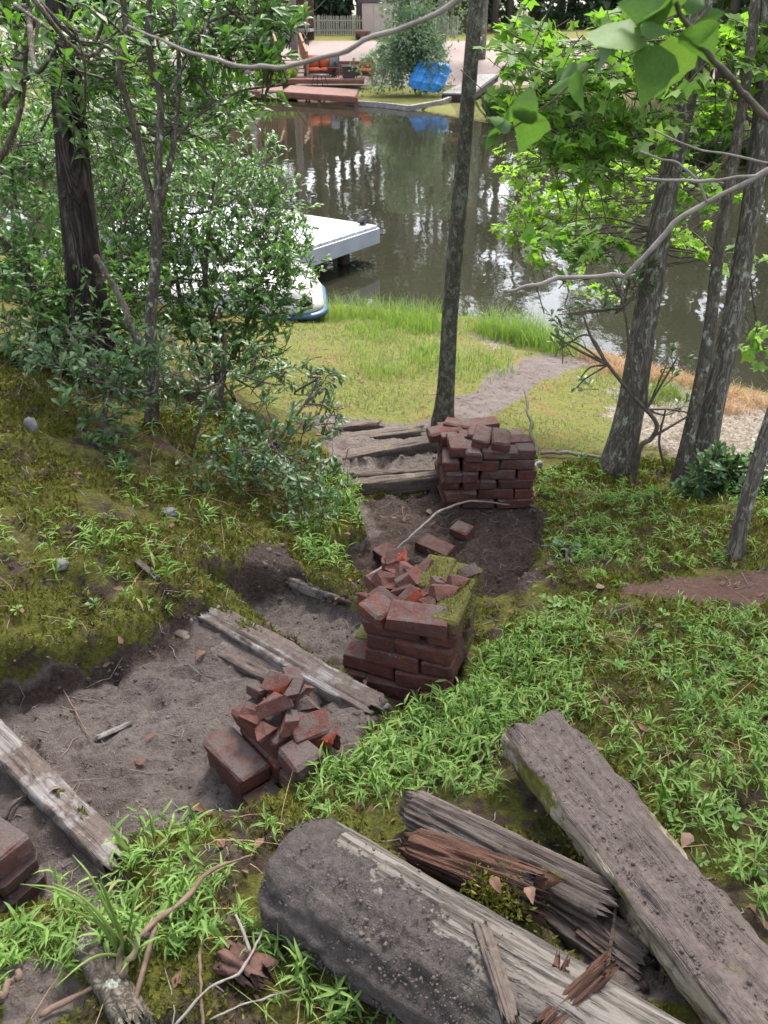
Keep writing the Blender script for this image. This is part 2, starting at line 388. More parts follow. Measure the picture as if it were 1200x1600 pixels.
# far bank and waterside things
M['dockwhite'] = woodmat('pale_dock_paint', (.36, .37, .39), (.46, .47, .49), (.54, .55, .56), 0, 3, .35, (.30, .30, .29), bd=.001, rough=.45)
M['dockside'] = simple('dock_fascia', (.30, .32, .36), (.38, .40, .44), 4, .5, .1, .002)
M['darkwood'] = simple('wet_dark_wood', (.02, .016, .013), (.05, .04, .03), 6, .7, .4, .005)
M['boatwhite'] = simple('boat_white', (.42, .42, .40), (.52, .52, .50), 4, .4, .1, .002)
M['boatblue'] = simple('boat_blue', (.02, .06, .12), (.04, .10, .19), 4, .4, .1, .002)
M['black'] = simple('black_plastic', (.012, .012, .013), (.03, .03, .032), 9, .45, .15, .001)
M['bronze'] = simple('dark_bronze', (.02, .022, .026), (.06, .062, .07), 22, .42, .4, .003, spec=.6)
M['deck'] = woodmat('red_brown_deck', (.14, .075, .06), (.19, .105, .088), (.25, .145, .122), 0, 3, .05, (.15, .08, .07), bd=.002)
M['deckdark'] = simple('deck_fascia', (.15, .06, .042), (.22, .095, .07), 3, .7, .2, .003)
M['rail'] = simple('tan_railing', (.24, .12, .065), (.34, .18, .10), 5, .7, .2, .003)
M['cushion'] = simple('rust_cushion', (.38, .085, .04), (.50, .14, .065), 6, .85, .3, .004)
M['wicker'] = simple('dark_wicker', (.03, .024, .022), (.085, .07, .065), 60, .7, .6, .004)
M['towelgrey'] = simple('grey_towel', (.20, .22, .25), (.30, .33, .37), 12, .95, .4, .004)
M['canvas'] = simple('mauve_canvas', (.30, .24, .30), (.46, .38, .45), 6, .9, .3, .004)
M['poolblue'] = simple('blue_plastic', (.03, .24, .66), (.06, .34, .80), 3, .35, .1, .003, spec=.6)
M['greywood'] = woodmat('grey_planks', (.20, .185, .175), (.28, .265, .255), (.36, .345, .33), 1, 3, .1, (.2, .18, .16), bd=.002)
M['picket'] = simple('grey_picket', (.36, .34, .30), (.50, .48, .43), 6, .85, .2, .003)
M['shedwall'] = simple('shed_wall', (.46, .38, .35), (.56, .47, .43), 2, .8, .1, .003)
M['shedroof'] = simple('shed_shingle', (.06, .05, .05), (.10, .085, .085), 9, .9, .4, .01)
M['cabin'] = simple('brown_siding', (.09, .055, .038), (.15, .10, .07), 3, .85, .2, .005)
M['stone'] = simple('grey_stone', (.07, .065, .066), (.17, .16, .16), 20, .85, .5, .006)
M['palestone'] = simple('pale_stone', (.45, .43, .40), (.66, .64, .61), 20, .85, .5, .005)
M['deadleaf'] = leafmat('dead_leaf', (.09, .045, .028), (.16, .09, .06), (.27, .19, .145), .15, .75, .2, (1.2, .9, .5))
M['bark_flake'] = simple('red_bark_flake', (.05, .026, .02), (.14, .07, .052), 20, .9, .8, .006)
def towel():
    t = NT('pink_striped_towel'); v = t.coord('Object', rand=False); wv = t.n('ShaderNodeTexWave', bands_direction='X'); wv.inputs['Scale'].default_value = 5
    t.l(v, wv.inputs['Vector']); return t.fin(t.bsdf(t.ramp(wv.outputs['Fac'], [(.45, (.75, .18, .28)), (.55, (.8, .65, .68))]), .9).outputs[0])
M['towelpink'] = towel()
def watermat():
    t = NT('pond_water'); tc = t.n('ShaderNodeTexCoord'); mp = t.n('ShaderNodeMapping'); mp.inputs['Scale'].default_value = (1, .55, 1); t.l(tc.outputs['Object'], mp.inputs[0])
    n1 = t.noise(mp.outputs[0], 1.3, 3, .5); n2 = t.noise(mp.outputs[0], 6.5, 3, .55); big = t.noise(mp.outputs[0], .25, 2)
    amp = t.gray(big, .38, .62)
    h = t.math('ADD', n1, t.math('MULTIPLY', n2, t.math('ADD', t.math('MULTIPLY', amp, .22), .06)))
    c = t.ramp(t.noise(mp.outputs[0], .5, 4), [(.3, (.018, .018, .012)), (.7, (.027, .026, .017))])
    p = t.bsdf(c, .02, t.bump(h, .13, .05), .5); p.inputs['IOR'].default_value = 1.33
    return t.fin(p.outputs[0])
M['water'] = watermat()
def groundmat():
    t = NT('ground_cover'); tc = t.n('ShaderNodeTexCoord'); v = tc.outputs['Object']
    z1 = t.n('ShaderNodeSeparateColor'); t.l(t.attr('zone').outputs['Color'], z1.inputs[0])      # dirt, lawn, gravel path
    z2 = t.n('ShaderNodeSeparateColor'); t.l(t.attr('zone2').outputs['Color'], z2.inputs[0])     # mulch, pale chips, reddish soil
    big = t.noise(v, 1.7, 5, .6); mid = t.noise(v, 9, 6, .7); fine = t.noise(v, 60, 6, .75); vf = t.noise(v, 190, 3, .7)
    moss = t.ramp(fine, [(.25, (.026, .029, .006)), (.5, (.092, .094, .016)), (.75, (.175, .165, .034))])
    litter = t.ramp(mid, [(.3, (.018, .012, .009)), (.55, (.065, .045, .033)), (.75, (.15, .11, .085))])
    c = t.mix(t.gray(t.noise(v, 5, 8, .72), .49, .57), moss, litter)
    lawn = t.ramp(fine, [(.25, (.06, .07, .016)), (.5, (.125, .135, .03)), (.75, (.22, .20, .07))])
    lawn = t.mix(t.gray(t.noise(v, 3.1, 7, .75), .53, .62), lawn, t.ramp(fine, [(.3, (.10, .07, .025)), (.7, (.24, .17, .07))]))
    dirt = t.ramp(mid, [(.28, (.085, .066, .058)), (.5, (.135, .108, .097)), (.75, (.20, .165, .15))])
    dirt = t.mix(.5, dirt, t.ramp(fine, [(.3, (.035, .027, .024)), (.72, (.25, .21, .19))]))
    dirt = t.mix(t.gray(big, .5, .7), dirt, t.mix(.5, dirt, (.06, .045, .04)))
    path = t.ramp(mid, [(.3, (.07, .056, .052)), (.55, (.125, .102, .097)), (.75, (.20, .168, .16))]); path = t.mix(.35, path, t.ramp(vf, [(.3, (.06, .05, .046)), (.7, (.30, .25, .24))]))
    mulch = t.ramp(mid, [(.3, (.20, .155, .142)), (.7, (.30, .24, .225))]); mulch = t.mix(.3, mulch, t.ramp(fine, [(.3, (.12, .09, .08)), (.7, (.36, .30, .28))]))
    chips = t.ramp(t.noise(v, 38, 5, .8), [(.35, (.09, .07, .05)), (.55, (.24, .205, .165)), (.70, (.46, .43, .39))])
    red = t.ramp(fine, [(.3, (.075, .042, .032)), (.7, (.15, .09, .072))])
    e = t.math('MULTIPLY', t.math('SUBTRACT', mid, .5), .9)
    def m(sock): return t.gray(t.math('ADD', sock, e), .40, .60)
    c = t.mix(m(z1.outputs[1]), c, lawn); c = t.mix(m(z2.outputs[1]), c, chips); c = t.mix(m(z2.outputs[2]), c, red)
    c = t.mix(m(z1.outputs[2]), c, path); damp = t.ramp(fine, [(.3, (.022, .015, .012)), (.7, (.105, .074, .062))]); dirt = t.mix(m(t.attr('damp').outputs['Fac']), dirt, damp)
    c = t.mix(m(z2.outputs[0]), c, mulch); c = t.mix(m(z1.outputs[0]), c, dirt)
    h = t.math('ADD', t.math('MULTIPLY', mid, 1.2), t.math('ADD', t.math('MULTIPLY', fine, .6), t.math('MULTIPLY', vf, .25)))
    return t.fin(t.bsdf(c, .93, t.bump(h, 1.0, .03), .2).outputs[0])
M['ground'] = groundmat()

def postmat():
    t = NT('mud_caked_post'); v = t.coord('Object', (.06, 1, 1)); n = t.noise(v, 20, 7, .7, .3); n2 = t.noise(v, 60, 4, .7); vm = t.coord('Object')
    c = t.ramp(n, [(.28, (.075, .064, .055)), (.5, (.135, .119, .105)), (.68, (.205, .184, .167))]); cr = t.gray(n2, .32, .5)
    c = t.mix(t.math('MULTIPLY', t.math('SUBTRACT', 1.0, cr), .7), c, (.06, .05, .04))
    a = t.attr('rnd').outputs['Fac']; e = t.noise(vm, 16, 8, .75); f = t.noise(vm, 70, 6, .75)
    m = t.gray(t.math('ADD', a, t.math('MULTIPLY', t.math('SUBTRACT', e, .5), 1.1)), .46, .54)
    mud = t.mix(.5, t.ramp(e, [(.3, (.055, .045, .041)), (.7, (.14, .116, .107))]), t.ramp(f, [(.3, (.045, .037, .034)), (.72, (.23, .195, .18))]))
    c = t.mix(m, c, mud); h = t.math('ADD', t.math('MULTIPLY', t.math('ADD', e, f), m), t.math('MULTIPLY', t.math('MULTIPLY', t.math('ADD', n, cr), t.math('SUBTRACT', 1.0, m)), .5))
    return t.fin(t.bsdf(c, .92, t.bump(h, 1.0, .025), .2).outputs[0])
M['postmix'] = postmat()
M['clod'] = simple('soil_clod', (.05, .038, .032), (.13, .10, .088), 40, .95, .8, .004)
M['leafy'] = leafmat('young_tree_leaf', (.07, .15, .035), (.11, .22, .045), (.17, .30, .065), .42, .45, .4)
# ------------------------------------------------------------------ terrain
CTL = [(600,1600,1.42),(0,1600,1.46),(1200,1600,1.46),(300,1450,1.42),(100,1450,1.42),(600,1400,1.37),(480,1300,1.32),(900,1300,1.34),(1200,1300,1.42),(1000,1150,1.28),
 (1200,1050,1.28),(800,1150,1.21),(650,1150,1.17),(560,1190,1.22),(1000,1000,1.12),(850,975,1.05),(750,1050,1.09),(1200,900,1.12),(1000,900,.98),(1200,800,1.0),(1000,800,.82),
 (860,830,.86),(870,750,.66),(960,735,.66),(1100,720,.64),(1200,700,.58),(900,650,.45),(1000,620,.33),(1100,650,.33),(1190,660,.24),(760,640,.5),(690,650,.52),
 (850,570,.28),(500,640,.55),(450,560,.42),(600,560,.36),(600,510,.2),(750,525,.17),(500,500,.18),
 (560,482,.05),(690,494,.05),(800,505,.05),(900,547,.05),(1000,574,.05),(1100,600,.05),(1200,624,.05),
 (0,1015,1.39),(130,955,1.32),(300,900,1.27),(390,845,1.19),(455,870,1.10),(560,850,.86),(575,790,.74),(540,740,.68),(0,950,1.44),(0,850,1.49),(150,850,1.41),(150,920,1.35),(300,850,1.27),(300,780,1.18),
 (450,760,.88),(500,700,.68),(0,700,1.55),(-150,900,1.6),(-200,700,1.7),(100,690,1.42),(237,660,1.2),(350,640,.92),(0,580,1.45),(120,570,1.15),(300,550,.75),(400,530,.5),(1350,900,1.2),(1350,700,.75),(1350,1200,1.5)]
WCTL = [(-2,.4,1.6),(0,-1,1.5),(2,0,1.6),(3,1,1.6),(-3,2,1.9),(3.5,3,1.2),(5,5,.6),(-5,5,1.7),(-5,8,1.2),(-3.4,9,.55),(-7,10,1.2),(8,6.5,.3),(9,4,.9),(-1.8,9.6,.1)]
cw = np.array([[*P(a, b, c)] for a, b, c in CTL] + [list(map(float, q)) for q in WCTL])
def _ker(r): return r
_d = np.hypot(cw[:, None, 0]-cw[None, :, 0], cw[:, None, 1]-cw[None, :, 1]); _n = len(cw)
_A = np.zeros((_n+1, _n+1)); _A[:_n, :_n] = _ker(_d) - .02*np.eye(_n); _A[:_n, _n] = 1; _A[_n, :_n] = 1
_wt = np.linalg.solve(_A, np.append(cw[:, 2], 0))
def rbf(x, y):
    o = np.full(x.shape, _wt[-1])
    for i in range(_n): o = o + _wt[i]*np.hypot(x-cw[i, 0], y-cw[i, 1])
    return o
shore_px = [(545,480),(600,487),(690,494),(800,505),(860,525),(900,545),(1000,572),(1100,598),(1200,622)]
POND = [tuple(P(a, b, 0)[:2]) for a, b in shore_px] + [(6,6.6),(10,6.5),(16,9),(19,14),(17,20)] + \
       [tuple(P(a, b, 0)[:2]) for a, b in [(1080,262),(1000,240),(900,216),(800,196),(725,182),(690,176),(650,170),(560,158),(500,155),(440,151),(375,147)]] + \
       [(-8,42),(-13,40),(-15,30),(-11,20),(-7.5,14),(-4.5,11.3),(-2.6,10.1),(-1.3,9.55)]
TREADS = [  # pixel outline, rim height for the outline, floor height
 ([(-200,1060),(0,1165),(205,1385),(170,1430),(95,1400),(0,1440),(-220,1460)], 1.38, 1.345),
 ([(-120,1150),(0,1098),(110,1064),(200,1022),(270,975),(330,955),(595,1103),(545,1180),(440,1250),(330,1310),(215,1365),(0,1150)], 1.22, 1.19),
 ([(345,955),(390,925),(455,908),(590,960),(720,1000),(705,1110),(640,1122),(600,1108)], 1.06, 1.005),
 ([(462,895),(520,880),(575,830),(565,795),(545,765),(690,742),(830,768),(850,850),(815,930),(780,985),(640,1000),(575,955)], .78, .68),
 ([(548,752),(530,720),(690,690),(690,742)], .66, .60)]
TRW = [([tuple(P(a, b, r)[:2]) for a, b in pl], fl) for pl, r, fl in TREADS]
_FZ = ([38, 40, 42.5, 44.6, 45.6, 62, 80, 130], [.06, .10, .14, .2, 1.08, 1.95, 2.2, 3.2])
def pixmask(polys, px, py, soft=14):
    m = np.zeros(px.shape)
    for pl in polys: m = np.maximum(m, sstep(-soft, soft, polysd(pl, px, py)))
    return m
def base_z(x, y, detail=True):
    x = np.asarray(x, float); y = np.asarray(y, float)
    sd = -polysd(POND, x, y)
    near = rbf(np.clip(x, -9, 9), np.clip(y, -1.5, 11))
    side = .1 + np.interp(y, [12, 26, 33], [.14, .10, .015])*np.clip(sd, 0, 14)
    far = np.interp(y, *_FZ) + .03*np.clip(np.abs(x)-8, 0, 30)
    z = near*(1-sstep(9.5, 13, y)) + side*sstep(9.5, 13, y)
    z = z*(1-sstep(34, 40, y)) + far*sstep(34, 40, y)
    z = np.where(sd > 0, np.minimum(z, .03+.45*sd), np.maximum(-1.0, .03+sd*.4))
    pit = np.zeros(x.shape)
    for pl, fl in TRW:
        s = polysd(pl, x, y); wob = .022*fbm(x, y, 6, 3, 2) if detail else 0
        m = sstep(-.035, .03, s+wob); z = z*(1-m) + np.minimum(fl, z+.03)*m; pit = np.maximum(pit, m)
    return z, sd, pit
def gz(x, y):
    z, sd, pit = base_z(np.atleast_1d(x), np.atleast_1d(y)); return z
def G(px, py):
    """where the pixel's ray meets the ground"""
    d = ray(px, py); t = np.concatenate([np.linspace(.8, 14, 1500), np.linspace(14, 70, 500)])
    pts = np.array([0, 0, CAMZ])[None] + t[:, None]*d[None]
    z = base_z(pts[:, 0], pts[:, 1])[0]; i = np.argmax(pts[:, 2] < z)
    return np.array([pts[i, 0], pts[i, 1], z[i]])
def axis(segs):
    o = [segs[0][0]]
    for a, b, s0, s1 in segs:
        p = a; 
        while p < b-1e-6:
            f = (p-a)/(b-a); p = min(b, p + s0 + (s1-s0)*f); o.append(p)
    return np.array(o)
gx = axis([(0, 1.4, .015, .016), (1.4, 3.2, .018, .035), (3.2, 9, .05, .2), (9, 30, .3, 1.5), (30, 160, 2, 12)]); gx = np.concatenate([-gx[:0:-1], gx])
gy = axis([(-14, -1, 2, .3), (-1, .5, .2, .03), (.5, 3.2, .013, .017), (3.2, 6.5, .018, .035), (6.5, 11, .035, .12), (11, 60, .15, .8), (60, 150, 1, 6)])
X, Y = np.meshgrid(gx, gy); Z, SDp, PIT = base_z(X, Y)
PX, PY = proj(X, Y, Z)
wob = 26*fbm(X, Y, 3, 4, 3)
nearm = (Y < 14)
DIRT_PX = [[(800,760),(855,800),(850,870),(815,910),(790,900),(790,850)], [(380,860),(440,850),(480,900),(420,960),(370,930)], [(860,1370),(980,1400),(1080,1560),(960,1560),(850,1450)], [(0,1500),(80,1480),(140,1560),(60,1600),(0,1600)], [(500,650),(680,665),(690,760),(560,770),(500,700)]]
dirt = np.maximum(sstep(.25, .75, PIT), nearm*pixmask(DIRT_PX, PX+wob, PY+wob, 18))
LAWN_PX = [[(300,560),(440,500),(520,470),(720,480),(900,535),(900,570),(830,620),(700,670),(530,672),(430,640)], [(760,655),(880,580),(940,570),(1010,590),(960,700),(830,730)]]
lawn = nearm*pixmask(LAWN_PX, PX+wob, PY+wob, 30)
path = nearm*pixmask([[(640,668),(700,630),(760,590),(830,556),(900,550),(925,566),(860,596),(800,628),(755,660),(700,672)]], PX+wob*.6, PY+wob*.4, 14)
chips = nearm*pixmask([[(960,600),(1060,600),(1300,640),(1300,760),(1150,730),(1040,715),(1000,690),(930,650)], [(700,505),(790,520),(830,560),(760,545)]], PX+wob*1.5, PY+wob, 22)*.75
redsoil = nearm*pixmask([[(960,935),(1060,892),(1150,880),(1240,895),(1240,938),(1060,948)]], PX+wob*2.2, PY+wob*1.1, 34)*.9
mulch = (sstep(43.5, 44.5, Y)*(1-sstep(57, 58.5, Y)))
lawn = np.maximum(lawn, sstep(57, 58.5, Y)*(1-sstep(64, 66, Y))); lawn = np.maximum(lawn, .8*(Y > 30)*(1-sstep(43.5, 44.5, Y))*(X < 2.6))
DAMP_PX = [[(455,890),(600,830),(545,765),(690,745),(860,770),(860,930),(770,1010),(640,1000),(575,955)], [(370,960),(350,900),(400,820),(490,860),(480,915),(420,935)], [(-100,1120),(0,1085),(110,1050),(200,1010),(290,955),(310,985),(220,1040),(120,1090),(0,1120),(-100,1150)]]
damp = nearm*pixmask(DAMP_PX, PX+wob, PY+wob, 22)*.85
# relief: moss cushions, trodden soil with ridges
mossz = np.clip(1-dirt-lawn-path-mulch-redsoil, 0, 1)
fade = 1-sstep(7, 12, Y)
ridge = np.abs(fbm(X, Y, 4.2, 3, 4)); rel = mossz*(.05*fbm(X, Y, 8, 4, 0)+.035*np.clip(fbm(X, Y, 22, 3, 5), -.3, 1)) + dirt*(.035*fbm(X, Y, 5, 2, 4)+.030*fbm(X, Y, 11, 5, 1) + .016*fbm(X, Y, 40, 3, 6) - .028*np.exp(-ridge*22) - .020*np.exp(-np.abs(fbm(X, Y, 9, 2, 3))*20)) + (lawn+path)*.02*fbm(X, Y, 6, 3, 6)
wall = np.exp(-((PIT-.5)/.28)**2); rel += wall*.07*fbm(X, Y, 20, 4, 7)
Z = Z + fade*rel
Z += (1-fade)*.15*fbm(X, Y, .25, 3, 2)*sstep(.5, 3, SDp)*(1-sstep(30, 34, Y)*(1-sstep(60, 70, Y)))
nx, ny = len(gx), len(gy); ii = np.arange(ny-1)[:, None]*nx; jj = np.arange(nx-1)[None]
GF = np.stack([ii+jj, ii+jj+1, ii+nx+jj+1, ii+nx+jj], -1).reshape(-1, 4)
zone = np.stack([dirt, lawn, path, np.ones_like(X)], -1).reshape(-1, 4); zone2 = np.stack([mulch, chips, redsoil, np.ones_like(X)], -1).reshape(-1, 4)
link('ground', mesh_np('ground', np.stack([X, Y, Z], -1).reshape(-1, 3), [GF], M['ground'], {'zone': zone, 'zone2': zone2, 'damp': damp.ravel()}), kind='structure', label='mossy bank sloping past a dug earth path to the pond', cat='ground')
def samp(A, x, y):
    i = np.clip(np.searchsorted(gx, x)-1, 0, nx-2); j = np.clip(np.searchsorted(gy, y)-1, 0, ny-2)
    fx = (x-gx[i])/(gx[i+1]-gx[i]); fy = (y-gy[j])/(gy[j+1]-gy[j])
    return (A[j, i]*(1-fx)+A[j, i+1]*fx)*(1-fy)+(A[j+1, i]*(1-fx)+A[j+1, i+1]*fx)*fy
def gzs(x, y): return samp(Z, np.asarray(x, float), np.asarray(y, float))
def GP(px, py): p = G(px, py); p[2] = float(gzs(p[0], p[1])); return p
# water sheet
b = MB(); wx = np.linspace(-24, 26, 26); wy = np.linspace(5, 44, 20); WX, WY = np.meshgrid(wx, wy)
i2 = np.arange(19)[:, None]*26; j2 = np.arange(25)[None]
b.add(np.stack([WX, WY, 0*WX], -1).reshape(-1, 3), np.stack([i2+j2, i2+j2+1, i2+27+j2, i2+26+j2], -1).reshape(-1, 4)); b.build('water', M['water'], kind='structure', label='still brown pond mirroring the far bank', cat='water')
# ------------------------------------------------------------------ bricks
def brick_mesh(mat, L=.19, W=.092, H=.058, seed=0, mats=None):
    r = random.Random(seed); bm = bmesh.new(); bmesh.ops.create_cube(bm, size=1)
    for v in bm.verts: v.co = Vector((v.co.x*L+r.uniform(-.007, .005), v.co.y*W+r.uniform(-.005, .005), v.co.z*H+r.uniform(-.004, .003)))
    bmesh.ops.bevel(bm, geom=bm.edges[:], offset=.005+r.uniform(0, .005), segments=1, affect='EDGES')
    for v in bm.verts: v.co += Vector((r.uniform(-.0035, .0035), r.uniform(-.003, .003), r.uniform(-.0025, .0025)))
    me = bpy.data.meshes.new('brick'); bm.to_mesh(me); bm.free(); me.materials.append(mat); return me
def frag_mesh(mat, frac, L, W, H, seed):
    r = random.Random(seed); bm = bmesh.new(); bmesh.ops.create_cube(bm, size=1)
    for v in bm.verts: v.co = Vector((v.co.x*L, v.co.y*W, v.co.z*H))
    bmesh.ops.bevel(bm, geom=bm.edges[:], offset=.005, segments=1, affect='EDGES')
    for k in range(r.choice((1, 2, 2, 3))):
        no = Vector((r.uniform(.4, 1), r.uniform(-.7, .7), r.uniform(-.5, .6))).normalized()
        if k: no = Vector((r.uniform(-.8, .8), r.choice((-1, 1))*r.uniform(.4, 1), r.uniform(-.4, .8))).normalized()
        co = no*r.uniform(.16, .30)*L*(1 if not k else .75)
        g = bm.verts[:]+bm.edges[:]+bm.faces[:]
        res = bmesh.ops.bisect_plane(bm, geom=g, plane_co=co, plane_no=no, clear_outer=True)
        ed = [e for e in res['geom_cut'] if isinstance(e, bmesh.types.BMEdge)]
        f = bmesh.ops.contextual_create(bm, geom=ed)['faces']
        for q in f: q.material_index = 1
        if f:
            pk = bmesh.ops.poke(bm, faces=f)
            for v in pk['verts']: v.co += no*r.uniform(-.012, .008)
    bmesh.ops.triangulate(bm, faces=[f for f in bm.faces if len(f.verts) > 4])
    for v in bm.verts: v.co += Vector((r.uniform(-.003, .003), r.uniform(-.003, .003), r.uniform(-.003, .003)))
    me = bpy.data.meshes.new('brick_fragment'); bm.to_mesh(me); bm.free(); me.materials.append(mat); me.materials.append(frac); return me
BM = {k: [brick_mesh(M[k], seed=10*i+s) for s in range(5)] for i, k in enumerate(('brick', 'brickdirty', 'brickmoss', 'brickmoss2'))}
HB = {k: [brick_mesh(M[k], L=.10, seed=60+10*i+s) for s in range(3)] for i, k in enumerate(('brick', 'brickdirty', 'brickmoss', 'brickmoss2'))}
def put(me, name, parent, loc, rz=0, rx=0, ry=0, s=1.0):
    o = link(name, me, parent); o.location = tuple(loc); o.rotation_euler = (rx, ry, rz); o.scale = (s, s, s); return o
def jit(a): return random.uniform(-a, a)
CH = .0605
# --- far stack, by the slim tree
g0 = P(690, 797, .675)
back = empty('brick_stack', (g0[0], g0[1], .672), math.radians(2), label='tall squared stack of old bricks at the foot of the slim tree', cat='brick stack', group='salvaged brick stacks')
for k in range(6):
    mk = lambda: random.choice(['brick', 'brick', 'brickdirty'] + (['brickmoss'] if k in (2, 5) else []))
    z = CH*(k+.5)
    for i in range(2):
        for j in range(2):
            if k == 5 and j == 0 and i == 0: continue
            put(random.choice(BM[mk()]), 'brick', back, (.05+.1*i+jit(.008), .1+.2*j+jit(.008)-(.02 if k % 2 else 0), z), math.pi/2+jit(.09), jit(.03), jit(.03))
    for j in range(4):
        u0 = .205 + (.0 if (k+j) % 2 else .1)
        if k == 5 and j > 1 : continue
        put(random.choice(BM[mk()]), 'brick', back, (u0+.1+jit(.006), .055+.1*j+jit(.006), z), jit(.07), jit(.03), jit(.03))
        hx = u0+.25 if (k+j) % 2 else .255
        put(random.choice(HB[mk()]), 'brick', back, (hx+jit(.006)-(0 if (k+j) % 2 else .002), .055+.1*j+jit(.006), z), jit(.08), jit(.03), jit(.03))
for (u, v, a, kk) in [(.03, .29, .15, 5.4), (.13, .33, -.25, 5.6), (.25, .36, .1, 5.45), (.2, .24, 1.35, 5.6), (.08, .12, 1.5, 5.5)]:
    put(random.choice(BM['brick']), 'brick', back, (u, v, CH*(kk+.2)), a+jit(.1), jit(.12), jit(.1))
for (u, v, a) in [(.22, .13, 1.3), (.31, .10, 1.45)]:
    put(random.choice(BM['brick']), 'brick', back, (u, v, CH*6.3), a, .1, 0)
# --- middle stack
g1 = P(702, 1142, .99); YAW1 = math.radians(19)   # local -x runs left along the front face, +y runs back
mid = empty('brick_stack', (g1[0], g1[1]+.02, .985), -YAW1, label='broken brick pile heaped with orange-faced rubble and moss', cat='brick stack', group='salvaged brick stacks')
for k in range(6):
    z = CH*(k+.5)
    mk = lambda: random.choice(['brick', 'brick', 'brick', 'brickdirty'])
    ind = .010*k
    for j in range(3):
        mm = mk() if j == 0 else random.choice(['brick', 'brickdirty', 'brickmoss'])
        y = .05+.098*j
        if k % 2 == 0:
            put(random.choice(BM[mm]), 'brick', mid, (-.10+jit(.010), y+jit(.008)+ind*.5, z), jit(.09), jit(.035), jit(.03))
            put(random.choice(BM[mm]) if k < 3 else random.choice(HB[mm]), 'brick', mid, (-.30+jit(.010) if k < 3 else -.25, y+.01+jit(.008)+ind*.5, z), jit(.10), jit(.03), jit(.03))
        else:
            put(random.choice(HB[mm]), 'brick', mid, (-.055+jit(.008), y+jit(.008)+ind*.5, z), jit(.08), jit(.03), jit(.03))
            put(random.choice(BM[mm]), 'brick', mid, (-.21+jit(.010), y+jit(.008)+ind*.5, z), jit(.08), jit(.03), jit(.03))
            if k < 3: put(random.choice(HB[mm]), 'brick', mid, (-.365+jit(.010), y+.012+jit(.008), z), jit(.14), jit(.04), jit(.03))
for j, (x, y, a) in enumerate([(-.045, .13, 1.57), (-.045, .27, 1.5), (-.14, .29, 1.62)]):
    put(random.choice(BM['brickmoss2']), 'brick', mid, (x, y, CH*6.4), a, jit(.04), jit(.04))
put(BM['brick'][1], 'brick', mid, (-.13, .05, CH*6.45), .12, .05, .02)
put(HB['brick'][1], 'brick', mid, (-.265, .06, CH*6.3), -.5, .05, .1)
put(HB['brickmoss'][1], 'brick', mid, (-.33, .16, CH*5.2), 1.2, .05, .1)
FR = [frag_mesh(M['brick'], M['fracture'], .15, .09, .06, s) for s in range(4)] + [frag_mesh(M['brick'], M['fracture2'], .14, .09, .06, s+20) for s in range(4)] + [frag_mesh(M['brickmoss2'], M['fracture2'], .13, .09, .06, s+40) for s in range(2)] + [frag_mesh(M['brickdirty'], M['fracture2'], .13, .085, .06, s+50) for s in range(3)]
T1 = CH*6
for i, (x, y, dz, a, f) in enumerate([(-.12,.13,.045,1.9,4),(-.19,.14,.035,-2.2,1),(-.27,.13,.02,2.9,2),(-.33,.14,-.01,2.4,5),(-.22,.20,.045,.4,4),(-.14,.20,.05,-1.2,8),(-.08,.20,.085,1.2,6),(-.28,.23,.03,.9,5),
        (-.34,.24,.0,1.8,4),(-.20,.27,.05,2.5,7),(-.27,.31,.045,-.4,5),(-.12,.27,.06,.1,4),(-.05,.28,.09,1.1,6),(-.03,.36,.085,.5,11),(-.19,.34,.05,-1.6,6),(-.30,.36,.04,.3,5),(-.25,.28,.085,1.0,4),(-.28,.36,.09,.2,0),(-.12,.24,.09,2.1,11),(-.21,.24,.085,.7,7)]):
    put(FR[f], 'brick_fragment', mid, (x, y*.84+.01, T1+dz*.55+.008), a, jit(.5), jit(.5), random.uniform(.52, .76))
# --- near stack: long sides run down-right, rows step up to the right
g2 = P(318, 1196, 1.19)
near = empty('brick_stack', (g2[0], g2[1], 1.185), -.85, label='low soil-covered brick stack topped with cobble-like broken pieces', cat='brick stack', group='salvaged brick stacks')
for r_, (nc, x0) in enumerate([(2, 0.0), (3, .02), (3, .02)]):
    for k in range(nc):
        z = CH*(k+.5)
        for i in range(2):
            mm = random.choice(['brickdirty', 'brickdirty', 'brick'])
            if i == 1 and r_ == 0 and k == 1: continue
            if i == 1 and r_ == 2: continue
            put(random.choice(BM[mm] if i == 0 else HB[mm]), 'brick', near, (x0+.1+(.15*i)+jit(.008)+.02*(k % 2), .05+.098*r_+jit(.006), z), jit(.06), jit(.03), jit(.03))
T2 = CH*3
for i, (x, y, dz, a, f, s) in enumerate([(.11,.12,.0,.6,5,.55),(.17,.11,.0,2.0,4,.52),(.13,.17,.03,1.2,4,.72),(.19,.17,.0,-.5,12,.70),(.22,.22,-.03,1.4,2,.75),(.08,.23,.015,.3,0,.68),(.05,.28,-.02,2.7,11,.75),(.12,.235,.025,-1.0,12,.6),(.16,.26,-.03,.9,12,.55),(.22,.27,-.10,.8,0,.75),(.04,.18,.0,.1,11,.5),(.10,.29,-.03,1.6,10,.6),(.20,.30,-.13,.4,12,.7)]):
    put(FR[f], 'brick_fragment', near, (x, y, T2+dz+.025), a, jit(.5), jit(.5), s)
